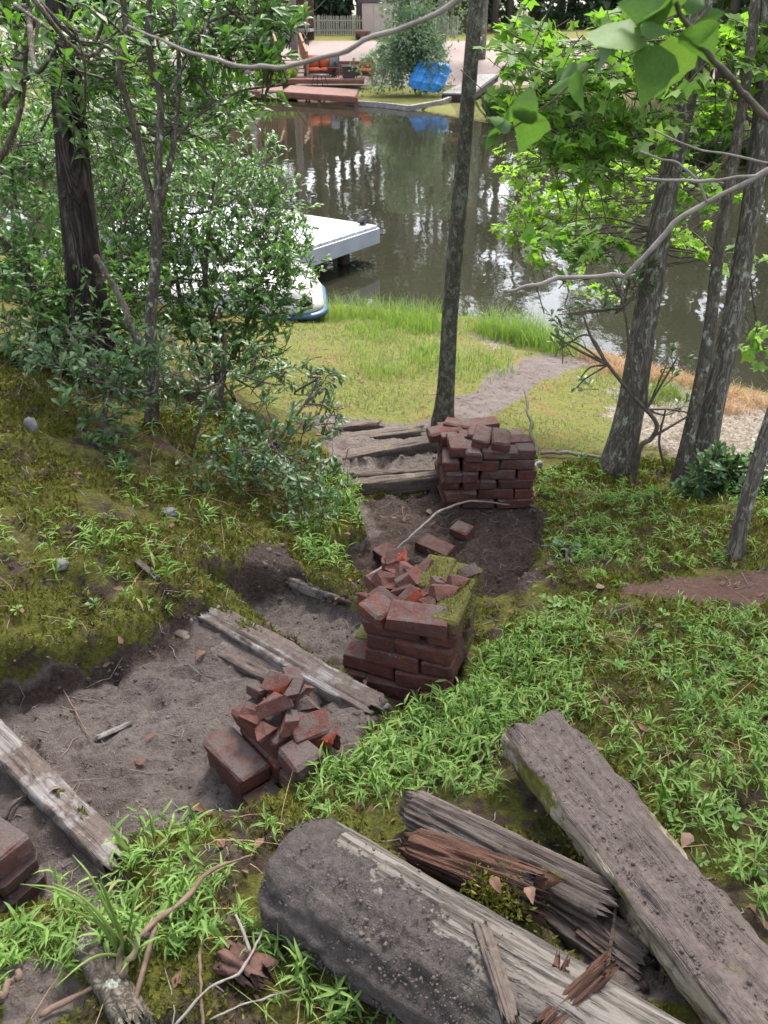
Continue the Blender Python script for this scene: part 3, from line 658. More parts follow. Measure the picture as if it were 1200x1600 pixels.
# --- corner stack at the left edge of the frame
g3 = P(-70, 1475, 1.35)
edge = empty('brick_stack', (g3[0], g3[1], 1.345), -.5, label='dark brick stack cut off by the left edge beside the green seedlings', cat='brick stack', group='salvaged brick stacks')
for k in range(3):
    for j in range(2):
        put(random.choice(BM['brickdirty']), 'brick', edge, (-.03+jit(.008), .05+.1*j, CH*(k+.5)), jit(.08), 0, 0)
put(FR[1], 'brick_fragment', edge, (-.06, .10, CH*3.5), 1.0, .3, .2, 1.0)
put(FR[9], 'brick_fragment', edge, (.03, .05, CH*3.4), 2.0, .2, .2, 1.0)
# --- single bricks on the soil
for px, py, a, lab in [(680, 862, -.65, 'whole maroon brick lying on the soil between two stacks'), (722, 838, -.6, 'half brick lying farther back on bare soil'), (612, 878, -.9, 'dark brick end sticking up beside the bare curved twig')]:
    p = GP(px, py); s = 'half' in lab
    o = put((HB if s else BM)['brick'][1], 'loose_brick', None, (p[0], p[1], p[2]+.03), a, .06, .05); setp(o, lab, 'brick', 'loose bricks on the dug soil')
# ------------------------------------------------------------------ timbers
def timber(name, a, b, wd, h, mat, label, cat='plank', seed=0, rough=.006, roll=0.0, mats=None, nseg=40, endj=.02, group=None, grain=.0028):
    """worn squared timber: cross-section ring swept a->b with grain furrows, ragged ends. Local x = length"""
    r = np.random.default_rng(seed); a = np.asarray(a, float); bb = np.asarray(b, float); t = bb-a; Ln = np.linalg.norm(t); t /= Ln
    sec = []; nW, nH = 12, 6; cr = .08
    for i in range(nW): sec.append((-.5+i/nW, .5))
    for i in range(nH): sec.append((.5, .5-i/nH))
    for i in range(nW): sec.append((.5-i/nW, -.5))
    for i in range(nH): sec.append((-.5, -.5+i/nH))
    sec = np.array(sec); n = len(sec); sec = sec*np.array([wd, h]); rc = min(wd, h)*.12
    # soften corners
    q = np.abs(sec)-np.array([wd/2-rc, h/2-rc]); both = (q[:, 0] > 0) & (q[:, 1] > 0)
    sec[both] -= np.sign(sec[both])*(q[both]-q[both]/np.linalg.norm(q[both], axis=1)[:, None]*rc)
    u = np.linspace(0, Ln, nseg); furrow = r.normal(size=n)*grain
    A = np.arange(n)
    UU, AA = np.meshgrid(u, A, indexing='ij')
    d = furrow[None, :]*(.6+.8*fbm(UU, AA*.37+seed, 2.2, 2, seed)) + rough*2*fbm(UU*1.0, AA*.13+seed*3.1, 9, 4, seed+1)
    sn = nrm(sec); Yy = sec[None, :, 0]+sn[None, :, 0]*d; Zz = sec[None, :, 1]+sn[None, :, 1]*d
    Xx = UU.copy(); Xx[0] += endj*r.normal(size=n)*.5; Xx[-1] += endj*r.normal(size=n)
    V = np.stack([Xx, Yy, Zz], -1).reshape(-1, 3)
    i = np.arange(nseg-1)[:, None]*n; j = np.arange(n)[None]; j2 = (j+1) % n
    F = np.stack([i+j, i+n+j, i+n+j2, i+j2], -1).reshape(-1, 4)
    c0 = len(V); V = np.concatenate([V, [[0, 0, 0]], [[Ln, 0, 0]]]); jj = np.arange(n)
    E = np.concatenate([np.stack([np.full(n, c0), jj, (jj+1) % n], -1), np.stack([np.full(n, c0+1), (nseg-1)*n+(jj+1) % n, (nseg-1)*n+jj], -1)])
    mi = None
    ml = mats or [mat]
    if mats:
        top = np.isin(np.arange(n), np.arange(0, nW)); mi = np.concatenate([np.tile(np.where(top, 0, 1), nseg-1), np.full(len(E), 1)])
    me = mesh_np(name, V, [F, E], ml, {'rnd': np.zeros(len(V))}, True, mi)
    o = link(name, me, None, label=label, cat=cat, group=group)
    up = np.array([0, 0, 1.]); s = np.cross(up, t); s /= np.linalg.norm(s); nn = np.cross(t, s)
    if roll: s, nn = s*math.cos(roll)+nn*math.sin(roll), nn*math.cos(roll)-s*math.sin(roll)
    m = np.eye(4); m[:3, 0] = t; m[:3, 1] = s; m[:3, 2] = nn; m[:3, 3] = a; o.matrix_world = Matrix(m.tolist()); return o
SG = 'timber edgings of the dug steps'
timber('step_timber', P(-130, 1035, 1.34), P(196, 1362, 1.345), .075, .10, M['plank'], 'grey timber edging at the left frame edge, nearest of the steps', seed=1, group=SG, nseg=70)
timber('step_timber', P(328, 962, 1.195), P(590, 1112, 1.175), .10, .06, M['plank'], 'weathered board edging ending between the near and middle brick piles', seed=2, group=SG, nseg=70)
timber('step_timber', P(285, 985, 1.178), P(470, 1075, 1.168), .085, .04, M['plank2'], 'half-buried muddy board behind the near brick pile', seed=3, group=SG, nseg=50)
timber('step_timber', P(455, 908, 1.03), P(590, 958, 1.025), .075, .07, M['plank'], 'short grey board running under the left side of the rubble-topped pile', seed=4, group=SG, nseg=50)
timber('step_timber', P(540, 766, .715), P(690, 750, .715), .075, .10, M['plank2'], 'lowest dark-faced timber touching the tall squared brick stack', seed=5, group=SG, nseg=50)
timber('step_timber', P(550, 748, .69), P(690, 738, .69), .05, .06, M['plank2'], 'thin moss-topped timber just behind the dark-faced one', seed=6, group=SG, nseg=50)
timber('step_timber', P(515, 722, .612), P(690, 690, .615), .11, .08, M['plank2'], 'broad brown timber, second from the lawn in the far steps', seed=7, group=SG, nseg=60)
timber('step_timber', P(500, 692, .578), P(655, 674, .578), .10, .06, M['plank2'], 'brown timber with split end, beside the lawn below the slim tree', seed=8, group=SG, nseg=60)
timber('step_timber', P(505, 672, .60), P(592, 664, .60), .07, .05, M['plank2'], 'slender grey timber, farthest of the steps at the lawn edge', seed=9, group=SG, nseg=40)
# muddy beam in the right foreground
ba = P(832, 1146, 1.41); bb_ = P(1175, 1570, 1.52); bb_ = ba+(bb_-ba)*1.35
beam_o = timber('timber_beam', ba, bb_, .168, .095, None, 'heavy squared beam with soil-caked top lying on the right bank', 'beam', seed=21, mats=[M['beam'], M['beamside']], nseg=220, rough=.011, roll=.10, endj=.006)
# big round post
def log(name, a, b, r0, r1, mat, label, seed=0, n=56, m=110, amp=.10, mats=None, mudside=None, cat='log', flat=None, group=None, split=0):
    a = np.asarray(a, float); b = np.asarray(b, float); t = b-a; Ln = np.linalg.norm(t); t /= Ln
    u = np.linspace(0, 1, m); rad = r0+(r1-r0)*u
    cap = np.minimum(1, np.sqrt(np.clip(u*Ln/(.35*r0), 0, 1))*.35+.65); rad = rad*cap
    pts = np.stack([u*Ln, 0*u, 0*u], -1)
    def disp(i, ang):
        x = i/m*Ln; cx, sx_ = np.cos(ang), np.sin(ang)
        d = amp*fbm(x*1.3+cx*1.1, sx_*1.1+seed, 3, 4, seed) + amp*.7*fbm(cx*6+seed, sx_*6+x*.8, 2.5, 3, seed+2)
        if mudside is not None:
            mm = np.clip(np.cos(ang-mudside), 0, 1); d = d + mm*(.06+.16*fbm(x*9, ang*2.5, 2.0, 4, seed+3))
        if split: d = d - split*np.exp(-np.abs(fbm(ang*1.3+np.cos(ang), x*.55+seed, 2.4, 3, seed+4))*17) - split*.6*np.exp(-np.abs(fbm(ang*3.1+2*np.cos(ang), x*.8+seed, 2.4, 2, seed+5))*14)
        if flat is not None:
            c = np.cos(ang-flat[0]); d = np.where(c > flat[1], np.minimum(d, flat[1]/np.maximum(c, .01)-1+.3*d), d)
        return d
    V, Fs = tube(pts, rad, n, True, disp)
    if split: V[:n, 0] += np.random.default_rng(seed).normal(size=n)*.02; V[(m-1)*n:m*n, 0] += np.random.default_rng(seed+1).normal(size=n)*.025
    mud = np.zeros(len(V))
    if mudside is not None:
        ang = np.tile(np.arange(n)*2*math.pi/n, m); uu = np.repeat(np.arange(m)/m, n)
        mud[:m*n] = .5+.55*(np.cos(ang-mudside)-.25+1.3*(1-sstep(0, .14, uu))-.75*sstep(.26, .55, uu)); mud[m*n] = 1
    me = mesh_np(name, V, Fs, mat, {'rnd': mud}, True)
    o = link(name, me, None, label=label, cat=cat, group=group)
    up = np.array([0, 0, 1.]); s = np.cross(up, t); s /= np.linalg.norm(s); nn = np.cross(t, s)
    mm = np.eye(4); mm[:3, 0] = t; mm[:3, 1] = s; mm[:3, 2] = nn; mm[:3, 3] = a; o.matrix_world = Matrix(mm.tolist()); return o
la = P(452, 1352, 1.455); lb = P(960, 1668, 1.50); lb = la+(lb-la)*1.5
# ring angle 0 points along the log's local S axis (see tube): the mud lies on the camera-left, downward flank
post_o = log('round_post', la, lb, .122, .115, M['postmix'], 'large round post caked with dark mud across the foreground', 31, 90, 220, .05, mudside=2.75)
log('rotten_log', P(640, 1262, 1.40), P(950, 1420, 1.43), .048, .058, M['rot_grey'], 'grey split rotten log between the round post and the beam', 33, 84, 150, .26, split=.26)
log('rotten_log', P(640, 1322, 1.41), P(838, 1398, 1.45), .042, .052, M['rot_red'], 'short reddish rotten log chunk resting against the round post', 34, 84, 120, .26, split=.30)
log('rotten_log', P(700, 1300, 1.36), P(1010, 1520, 1.40), .04, .06, M['rot_grey'], 'crumbling dark log remnant sunk under the other logs', 35, 72, 100, .3, split=.28)
for i, (x0, y0, x1, y1, z0, z1, wd, lab, mt) in enumerate([(845, 1610, 938, 1518, 1.60, 1.62, .028, 'reddish splintered stake pointing right over the round post', 'rot_red'), (862, 1570, 876, 1512, 1.58, 1.60, .022, 'short dark stake upright between round post and rubble', 'rot_red'), (752, 1448, 800, 1600, 1.60, 1.63, .024, 'moss-covered stick lying across the round post', 'plank2')]):
    timber('broken_stick', P(x0, y0, z0), P(x1, y1, z1), wd, wd*.6, M[mt], lab, 'stick', seed=40+i, rough=.004, endj=.02, nseg=30)
# splinters of rotten wood in the hollow by the beam
for i in range(34):
    px = random.uniform(925, 1050); py = random.uniform(1385, 1510) + (px-985)*.45
    p = P(px, py, 1.40+random.uniform(0, .05)); a = random.uniform(1.2, 2.4); L = random.uniform(.03, .075)
    d = np.array([math.cos(a), math.sin(a), random.uniform(-.2, .6)])*L
    if i == 0: spl = empty('splinter_heap', p, label='heap of dark rotten wood splinters in the hollow beside the beam', cat='wood debris'); sp0 = p
    bb2 = MB(); w_ = random.uniform(.006, .012); bb2.beam(p-sp0-d, p-sp0+d, w_, w_*.5); bb2.build('splinter', M['splinter'], spl, False)
# small cut log, roots and twigs in the lower left corner
log('cut_log', GP(140, 1490)+[0, 0, .03], GP(215, 1610)+[0, 0, .03], .030, .032, M['bark_shrub'], 'small cut log with pale chopped end in the bottom left corner', 51, 48, 60, .12, split=.03)
def twig(name, pts, mat, label, n=30, cat='twig', subs=(), group=None):
    """pts (px,py,height above ground or None with y, width px)"""
    q = []
    for px, py, h, wpx in pts:
        p = GP(px, py); p[2] += h; q.append([*p, wpx/2*zc_of(p)/FPX])
    s = spath(q, n); b = MB(); kk_ = np.arange(len(s))*1.; s[:, :3] += np.c_[fbm(kk_, kk_*0+s[0, 0]*9, .45, 2), fbm(kk_, kk_*0+3+s[0, 0]*9, .45, 2), .5*fbm(kk_, kk_*0+7, .45, 2)]*.9*s[:, 3:4]*1.6; s[:, 3] *= .62*(1+.7*fbm(kk_, kk_*0+s[0, 1]*5, .8, 2)); b.tube(s[:, :3], s[:, 3], 9)
    for sub in subs:
        q = []
        for px, py, h, wpx in sub:
            p = GP(px, py); p[2] += h; q.append([*p, wpx/2*zc_of(p)/FPX])
        s = spath(q, 16); b.tube(s[:, :3], s[:, 3], 6)
    return b.build(name, mat, None, label=label, cat=cat, group=group)
twig('root', [(60,1590,.02,16),(130,1560,.03,14),(190,1545,.03,15),(215,1535,.05,15),(240,1500,.07,13),(300,1445,.08,12),(345,1400,.08,10),(400,1365,.07,7)], M['root'], 'long pale root winding up from the bottom left corner', 40, 'root', [[(190,1545,.03,13),(205,1500,.05,10),(250,1500,.06,9)], [(255,1490,.07,9),(215,1580,.03,9),(195,1610,.02,9)]])
twig('root', [(0,1585,.03,20),(25,1560,.06,20),(45,1545,.08,16)], M['root'], 'thick snapped root stub at the far left bottom edge', 16, 'root')
twig('dry_twig', [(270,1610,.03,7),(330,1570,.04,7),(380,1540,.05,7),(405,1500,.06,6),(415,1480,.07,5)], M['twig'], 'pale forked dry twig beside the reddish bark flake', 24, subs=[[(395,1515,.05,6),(385,1490,.07,5),(375,1470,.08,4)]])
twig('dry_twig', [(320,1610,.03,8),(318,1560,.05,8),(322,1515,.07,6)], M['root'], 'short upright tan twig at the bottom, left of centre', 16)
twig('dry_twig', [(330,1600,.02,5),(400,1575,.03,5),(470,1555,.03,4)], M['twig'], 'thin grey twig lying along the bottom edge', 20)
twig('fallen_branch', [(560,912,.02,5),(600,895,.05,6),(640,865,.10,6),(690,822,.12,6),(740,806,.09,5),(795,798,.04,4)], M['twig'], 'long bare curved twig arching from the rubble pile to the stack', 40, 'branch')
twig('fallen_branch', [(838,718,.02,10),(828,690,.10,8),(815,650,.22,5)], M['twigdark'], 'dark upright broken branch right of the tall squared stack', 20, 'branch')
twig('fallen_branch', [(845,714,.03,8),(890,716,.03,9),(936,716,.03,9)], M['twig'], 'straight pale branch lying toward the leaning lichen-marked trunk', 16, 'branch')
twig('fallen_branch', [(150,1240,.015,3),(215,1210,.015,3),(0,1280,.02,12)][2:]+[(25,1262,.02,9),(50,1245,.02,5)], M['twigdark'], 'short dark stick on the soil above the left timber', 10, 'branch')
twig('dry_twig', [(100,1085,.01,3),(120,1120,.01,4),(140,1155,.01,4)], M['root'], 'thin brown root on the soil near the left bank', 12, subs=[[(118,1118,.01,3),(95,1105,.01,3)]])
p = GP(178, 1140); timber('wood_chip', p+[-.045, -.028, .012], p+[.03, .025, .012], .018, .006, M['plank'], 'pale sliver of wood lying alone on bare soil', 'wood chip', seed=61, nseg=12, rough=.001, grain=.001)
p = GP(228, 893); timber('wood_chip', p+[-.045, .05, .03], p+[.04, -.03, .02], .02, .012, M['plank'], 'grey wood splinter lying on the left moss bank', 'wood chip', seed=62, nseg=12, rough=.001, grain=.001)
# stones and scraps
def rock(name, p, r, mat, label, seed, cat='stone', sc=(1, .8, .6)):
    bm = bmesh.new(); bmesh.ops.create_icosphere(bm, subdivisions=3, radius=r)
    for v in bm.verts:
        v.co += v.co.normalized()*r*(.35*mnoise.fractal(v.co/r*1.3+Vector((seed, 0, 0)), 1, 2, 4)+(.4*mnoise.noise(v.co/r*3.1) if cat == 'bark' else 0)); v.co.x *= sc[0]; v.co.y *= sc[1]; v.co.z *= sc[2]
    me = bpy.data.meshes.new(name); bm.to_mesh(me); bm.free(); me.materials.append(mat)
    for f in me.polygons: f.use_smooth = True
    o = link(name, me, None, label=label, cat=cat); o.location = tuple(p); o.rotation_euler = (0, 0, seed); return o
rock('stone', GP(757, 674)+[0, 0, .02], .045, M['palestone'], 'white rounded stone on the grass behind the tall stack', 3)
rock('stone', GP(50, 676)+[0, 0, .02], .05, M['stone'], 'grey upright stone half buried at far left bank', 5, sc=(.6, .6, 1.1))
rock('stone', GP(97, 888)+[0, 0, .008], .028, M['stone'], 'flat grey stone among seedlings on the left bank', 8)
rock('stone', GP(265, 805)+[0, 0, .0], .035, M['stone'], 'dark grey stone sunk in moss mid left bank', 9)
p = GP(378, 1522); timber('bark_flake', p+[-.03, .014, .018], p+[.035, -.022, .02], .05, .018, M['bark_flake'], 'crumbled reddish bark flake between seedlings at the bottom', 'bark', seed=71, nseg=26, rough=.012, endj=.03, grain=.006)
rock('mud_clod', GP(640, 672)+[0, 0, .01], .08, M['brickdirty'], 'flat reddish clod on the path left of the slim tree', 14, 'clod', (1.1, .7, .35))
p = GP(833, 732); b = MB()
tv = np.array([[x*.05, y*.035, .012+.02*math.sin(x*2.2)*math.cos(y*3)] for y in np.linspace(-1, 1, 5) for x in np.linspace(-1, 1, 7)]); tv2 = tv-[0, 0, .006]
ff = np.array([[j*7+i, j*7+i+1, j*7+i+8, j*7+i+7] for j in range(4) for i in range(6)]); b.add(np.vstack([tv, tv2]), np.vstack([ff, ff[:, ::-1]+35]))
o = b.build('plastic_scrap', M['black'], None, label='crumpled black plastic scrap right of the tall squared stack', cat='scrap'); o.location = tuple(p+[0, 0, .02])

# clods and crumbs of the dug soil: far too many to count
nC = 9000; cx = rng.uniform(-1.6, 1.2, nC); cy = rng.uniform(.8, 4.4, nC); kd = samp(dirt, cx, cy) > .35; cx, cy = cx[kd], cy[kd]; nC = len(cx); edge_ = samp(PIT, cx, cy)
ico = bmesh.new(); bmesh.ops.create_icosphere(ico, subdivisions=1, radius=1); iv = np.array([v.co[:] for v in ico.verts]); fi = np.array([[v.index for v in f.verts] for f in ico.faces]); ico.free()
cr_ = .0028*np.exp(rng.normal(size=nC)*.55)*np.where(edge_ < .95, 2.0, 1.0); cr_ = np.minimum(cr_, .016); VV = iv[None]*cr_[:, None, None]*rng.uniform(.6, 1.35, (nC, len(iv), 1))*np.array([1, 1, .7])+np.c_[cx, cy, gzs(cx, cy)][:, None, :]
link('soil_crumbs', mesh_np('soil_crumbs', VV.reshape(-1, 3), [(fi[None]+(np.arange(nC)*len(iv))[:, None, None]).reshape(-1, 3)], M['clod'], {'rnd': np.zeros(nC*len(iv))}), None, label='crumbs and clods of soil strewn over the dug path', cat='soil', kind='stuff')

def crumbs(name, label, pts, rad):
    n = len(pts); VV = iv[None]*rad[:, None, None]*rng.uniform(.55, 1.4, (n, len(iv), 1))+pts[:, None, :]
    link(name, mesh_np(name, VV.reshape(-1, 3), [(fi[None]+(np.arange(n)*len(iv))[:, None, None]).reshape(-1, 3)], M['clod'], {'rnd': np.zeros(n*len(iv))}), None, label=label, cat='soil', kind='stuff')
def loc2w(o, l): m = np.array(o.matrix_world); return l@m[:3, :3].T+m[:3, 3]
n = 1300; l = np.c_[rng.uniform(0, .95, n), rng.uniform(-.078, .078, n), np.full(n, .048)]; k = fbm(l[:, 0], l[:, 1], 7, 3, 2) > -.08; l = l[k]
crumbs('soil_crumbs', 'loose soil crumbs lying on the heavy squared beam', loc2w(beam_o, l), np.minimum(.0016*np.exp(rng.normal(size=len(l))*.5), .006))
n = 2600; u = rng.uniform(0, .5, n); a = 2.75+rng.normal(size=n)*.75; rr_ = .128*np.minimum(1, .65+.35*np.sqrt(np.clip(u/.045, 0, 1))); l = np.c_[u, rr_*np.cos(a), rr_*np.sin(a)]; k = fbm(u*1.0, a*.13, 9, 3, 5) > -.1; l = l[k]
crumbs('soil_crumbs', 'mud lumps stuck to the flank of the large round post', loc2w(post_o, l), np.minimum(.0013*np.exp(rng.normal(size=len(l))*.6), .006))
# ------------------------------------------------------------------ dock, duck, boat
K = P(590, 352, .5); e1 = np.array([-.566, -.824, 0]); e2 = np.array([-.83, .557, 0])
dock = empty('floating_dock', (K[0], K[1], 0), label='pale grey painted dock reaching into the pond from the left', cat='dock')
nb = 16; bw = 2.3/nb
for i in range(nb):
    b = MB(); c = e1*(bw*(i+.5)); b.beam(c+[0, 0, .485], c+e2*3.4+[0, 0, .485], bw-.016, .03); b.build('board', M['dockwhite'], dock, False)
for a, c, nm in [((0, 0, 0), e1*2.3, 'fascia'), (e1*2.3, e1*2.3+e2*3.4, 'fascia'), ((0, 0, 0), e2*3.4, 'fascia')]:
    b = MB(); a = np.asarray(a, float)
    off = np.array([.018, -.012, 0]) if nm == 'fascia' and np.allclose(a, 0) and np.allclose(c, e1*2.3) else np.zeros(3)
    b.beam(a+off+[0, 0, .365], c+off+[0, 0, .365], .035, .20); b.build(nm, M['dockside'], dock, False)
for (s, t) in [(.35, .35), (1.7, .35), (.35, 2.2), (1.7, 2.2), (.35, 3.2), (1.7, 3.2)]:
    b = MB(); c = e1*s+e2*t; b.tube([c+[0, 0, -.5], c+[0, 0, .1], c+[0, 0, .27]], [.09, .09, .09], 12); b.build('post', M['darkwood'], dock)
b = MB(); b.beam(e1*.1+e2*.3+[0, 0, .24], e1*2.1+e2*.3+[0, 0, .24], .12, .1); b.build('joist', M['darkwood'], dock, False)
# bird figure
kb = P(567, 351, .5)
duck = empty('bird_statue', (kb[0], kb[1], .5), .3, label='dark long-necked bird figure at the dock corner', cat='statue')
b = MB(); b.tube([(0, 0, 0), (0, 0, .008), (0, 0, .018)], [.05, .05, .042], 16); b.build('base', M['bronze'], duck)
s = spath([(.085, 0, .035, .006), (.05, 0, .045, .03), (.0, 0, .065, .048), (-.035, 0, .09, .036), (-.045, 0, .115, .02), (-.03, 0, .145, .015), (-.022, 0, .165, .016), (-.032, 0, .182, .021), (-.055, 0, .192, .010), (-.09, 0, .205, .003)], 40)
s = s*[-1, 1, 1, 1]
b = MB(); b.tube(s[:, :3], s[:, 3], 14); b.build('body', M['bronze'], duck)
for sx in (-1, 1):
    b = MB(); b.tube(spath([(-.07, sx*.025, .05, .006), (-.02, sx*.042, .07, .018), (.02, sx*.036, .09, .012)], 10)[:, :3], [.004, .008, .012, .015, .017, .017, .015, .012, .009, .005], 8); b.build('wing', M['bronze'], duck)
# plastic boat on the shore
hb = P(470, 492, .17)
boat = empty('plastic_boat', (hb[0]-.92, hb[1]+.05, .24), math.radians(6), label='white plastic boat with blue lower rim pulled up behind the shrub', cat='boat')
def hull(L, W, z0, z1, ins, rr=.28, n=10):
    ring = []
    for (cx, cy, a0) in [(L/2-rr, W/2-rr, 0), (-L/2+rr, W/2-rr, 90), (-L/2+rr, -W/2+rr, 180), (L/2-rr, -W/2+rr, 270)]:
        for k in range(n): a = math.radians(a0+90*k/(n-1)); ring.append((cx+rr*math.cos(a), cy+rr*math.sin(a)))
    return np.array(ring)
def loft(rings, cap=True):
    n = len(rings[0]); V = np.concatenate(rings); m = len(rings)
    i = np.arange(m-1)[:, None]*n; j = np.arange(n)[None]; j2 = (j+1) % n
    F = [np.stack([i+j, i+j2, i+n+j2, i+n+j], -1).reshape(-1, 4)]
    if cap: V = np.concatenate([V, [rings[-1].mean(0)], [rings[0].mean(0)]]); q = np.arange(n); F.append(np.stack([(m-1)*n+q, (m-1)*n+(q+1) % n, np.full(n, m*n)], -1)); F.append(np.stack([(q+1) % n, q, np.full(n, m*n+1)], -1))
    return V, F
def ringz(L, W, z): r = hull(L, W, 0, 0, 0); return np.c_[r, np.full(len(r), z)]
b = MB(); V, F = loft([ringz(2.30, 1.20, .07), ringz(2.34, 1.24, .12), ringz(2.28, 1.2, .16), ringz(2.2, 1.14, .26), ringz(2.1, 1.06, .33), ringz(1.95, .92, .37), ringz(1.6, .6, .38)]); b.add(V, F); b.build('hull', M['boatwhite'], boat)
b = MB(); V, F = loft([ringz(2.2, 1.1, 0.0), ringz(2.4, 1.28, .03), ringz(2.43, 1.31, .06), ringz(2.4, 1.28, .085), ringz(2.2, 1.1, .09)]); b.add(V, F); b.build('lower_rim', M['boatblue'], boat)
b = MB(); b.box((.86, -.565, .20), (.36, .06, .09)); b.build('opening_shade', M['black'], boat)  # solid black block draws the shade inside an opening; the hull is uncut
b = MB(); b.box((.2, -.1, .42), (.5, .5, .10), taper=.85); b.box((-.45, -.1, .42), (.45, .5, .10), taper=.85); b.build('seat', M['boatwhite'], boat)
# ------------------------------------------------------------------ far bank: deck and furniture
def W(px, py, y): return Pd(px, py, y)
def rel(o, pts): return [np.asarray(p)-np.array(o.location) for p in pts]
DA = P(440, 143, .36); DB = P(556, 151, .36); DL = P(372, 138, .36)
deck = empty('lakeside_deck', (DA[0], DA[1], 0), label='red-brown wooden deck at the water on the far bank', cat='deck')
dl = np.array([DA[0], DA[1], 0])
def slab(poly, z, h, name, mat, parent=deck, org=dl):
    n = len(poly); V = np.array([[*p[:2], z] for p in poly]+[[*p[:2], z-h] for p in poly])-org
    bm = bmesh.new(); vs = [bm.verts.new(v) for v in V]
    bm.faces.new(vs[:n]); bm.faces.new(vs[n:][::-1])
    for i in range(n): bm.faces.new([vs[i], vs[n+i], vs[n+(i+1) % n], vs[(i+1) % n]])
    bmesh.ops.recalc_face_normals(bm, faces=bm.faces); me = bpy.data.meshes.new(name); bm.to_mesh(me); bm.free(); me.materials.append(mat); return link(name, me, parent)
# boards run along the waterfront
ed = nrm(DB-DA); inw = np.array([-ed[1], ed[0], 0]); inw = inw if inw[1] > 0 else -inw; ed[2] = 0
LEN = np.linalg.norm((DB-DA)[:2])
for i in range(16):
    b = MB(); c = inw*(.09+.18*i); st_ = -c[0]/ed[0]; a0 = c+ed*st_+[0, 0, .345]; b.beam(a0, c+ed*((DB[0]-DA[0]-c[0])/ed[0])+[0, 0, .345], .168, .03); b.build('board', M['deck'], deck, False)
for i in range(14):
    b = MB(); c = np.array([-2.35, .0+.17*i, .385]); b.beam(c, c+np.array([2.4-.02*i, -.0, 0]), .158, .03); b.build('board', M['deck'], deck, False)
b = MB(); b.beam(np.array([0, 0, .24])-inw*.02, ed*LEN+[0, 0, .24]-inw*.02, .035, .18); b.beam([-2.35, -.12, .26], [.02, -.12, .26], .035, .2); b.build('fascia', M['deckdark'], deck, False)
for q in [(ed*LEN*.98), ed*LEN*.5, ed*.1, np.array([-1.2, 0, 0]), np.array([-2.3, 0, 0])]:
    b = MB(); b.beam(q+inw*.1+[0, 0, -.6], q+inw*.1+[0, 0, .32], .14, .14, (0, 1, 0)); b.build('post', M['deckdark'], deck, False)
# raised platform
U0 = W(447, 131.5, 41.6)-dl; 
for i in range(14):
    b = MB(); c = np.array([U0[0], U0[1]+.18*i, .56]); b.beam(c, c+[3.6, 0, 0], .168, .03); b.build('board', M['deck'], deck, False)
b = MB(); b.beam([U0[0], U0[1]-.1, .46], [U0[0]+3.6, U0[1]-.1, .46], .03, .16); b.build('step_riser', M['deckdark'], deck, False)
# back wall of boards behind the seats
for i in range(5):
    b = MB(); zz = .66+.15*i; b.beam([U0[0]+.9, U0[1]+2.62, zz], [U0[0]+(1.5 if i > 3 else 3.7), U0[1]+2.62, zz], .03, .14); b.build('wall_board', M['deckdark'], deck, False)
for k in range(5):
    b = MB(); xx = U0[0]+.8+.75*k; b.beam([xx, U0[1]+2.56, .5], [xx, U0[1]+2.56, 1.5 if k in (0, 2) else 1.32], .11, .11, (0, 1, 0)); b.build('wall_post', M['rail'], deck, False)
# stairs up to the left with railings
railing = empty('railing'); railing.parent = deck
for i in range(5):
    b = MB(); b.box((U0[0]+.35-.10*i, U0[1]+1.0+.30*i, .60+.16*i), (1.1, .34, .05)); b.build('stair_tread', M['rail'], deck, False)
for sx in (-.30, .95):
    for k in range(3):
        b = MB(); y0 = U0[1]+.9+.75*k; zz = .6+.38*k; xx = U0[0]+sx-.22*k; b.beam([xx, y0, zz-.1], [xx, y0, zz+1.05], .10, .10, (0, 1, 0)); b.build('post', M['rail'], railing, False)
    b = MB(); b.beam([U0[0]+sx, U0[1]+.9, 1.6], [U0[0]+sx-.44, U0[1]+2.4, 2.36], .10, .05); b.build('hand_rail', M['rail'], railing, False)
    for k in range(9):
        b = MB(); f = (k+.5)/9; xx = U0[0]+sx-.44*f; y0 = U0[1]+.9+1.5*f; zz = .62+.76*f; b.beam([xx, y0, zz], [xx, y0, zz+.97], .04, .04, (0, 1, 0)); b.build('baluster', M['rail'], railing, False)
# landing railing going left up the slope
for k in range(22):
    b = MB(); xx = U0[0]-.8-.115*k; b.beam([xx, U0[1]+2.7, 1.2], [xx, U0[1]+2.7, 2.15], .045, .045, (0, 1, 0)); b.build('baluster', M['rail'], railing, False)
b = MB(); b.beam([U0[0]-.7, U0[1]+2.7, 2.18], [U0[0]-3.4, U0[1]+2.7, 2.18], .1, .05); b.build('hand_rail', M['rail'], railing, False)
# sofa
def far_at(px, py, y): p = W(px, py, y); return p
def softbox(c, size, r=.05):
    bm = bmesh.new(); bmesh.ops.create_cube(bm, size=1)
    for v in bm.verts: v.co = Vector((v.co.x*size[0]+c[0], v.co.y*size[1]+c[1], v.co.z*size[2]+c[2]))
    bmesh.ops.bevel(bm, geom=bm.edges[:], offset=r, segments=3, affect='EDGES'); me = bpy.data.meshes.new('cushion'); bm.to_mesh(me); bm.free()
    for f in me.polygons: f.use_smooth = True
    return me
def cush(name, parent, c, size, mat, rx=0):
    me = softbox((0, 0, 0), size, min(size)*.3); me.materials.append(mat); o = link(name, me, parent); o.location = c; o.rotation_euler = (rx, 0, 0); return o
sx0 = W(501, 128, 43.0); sofa = empty('patio_sofa', (sx0[0], sx0[1], .575), math.radians(12), label='two-seat patio sofa with rust cushions on the far deck', cat='sofa')
b = MB(); b.box((0, 0, .16), (1.3, .7, .12)); b.box((0, .36, .45), (1.3, .08, .6)); b.box((-.66, 0, .33), (.09, .75, .6)); b.box((.66, 0, .33), (.09, .75, .6))
sofa_fr = b.build('frame', M['wicker'], sofa, False)
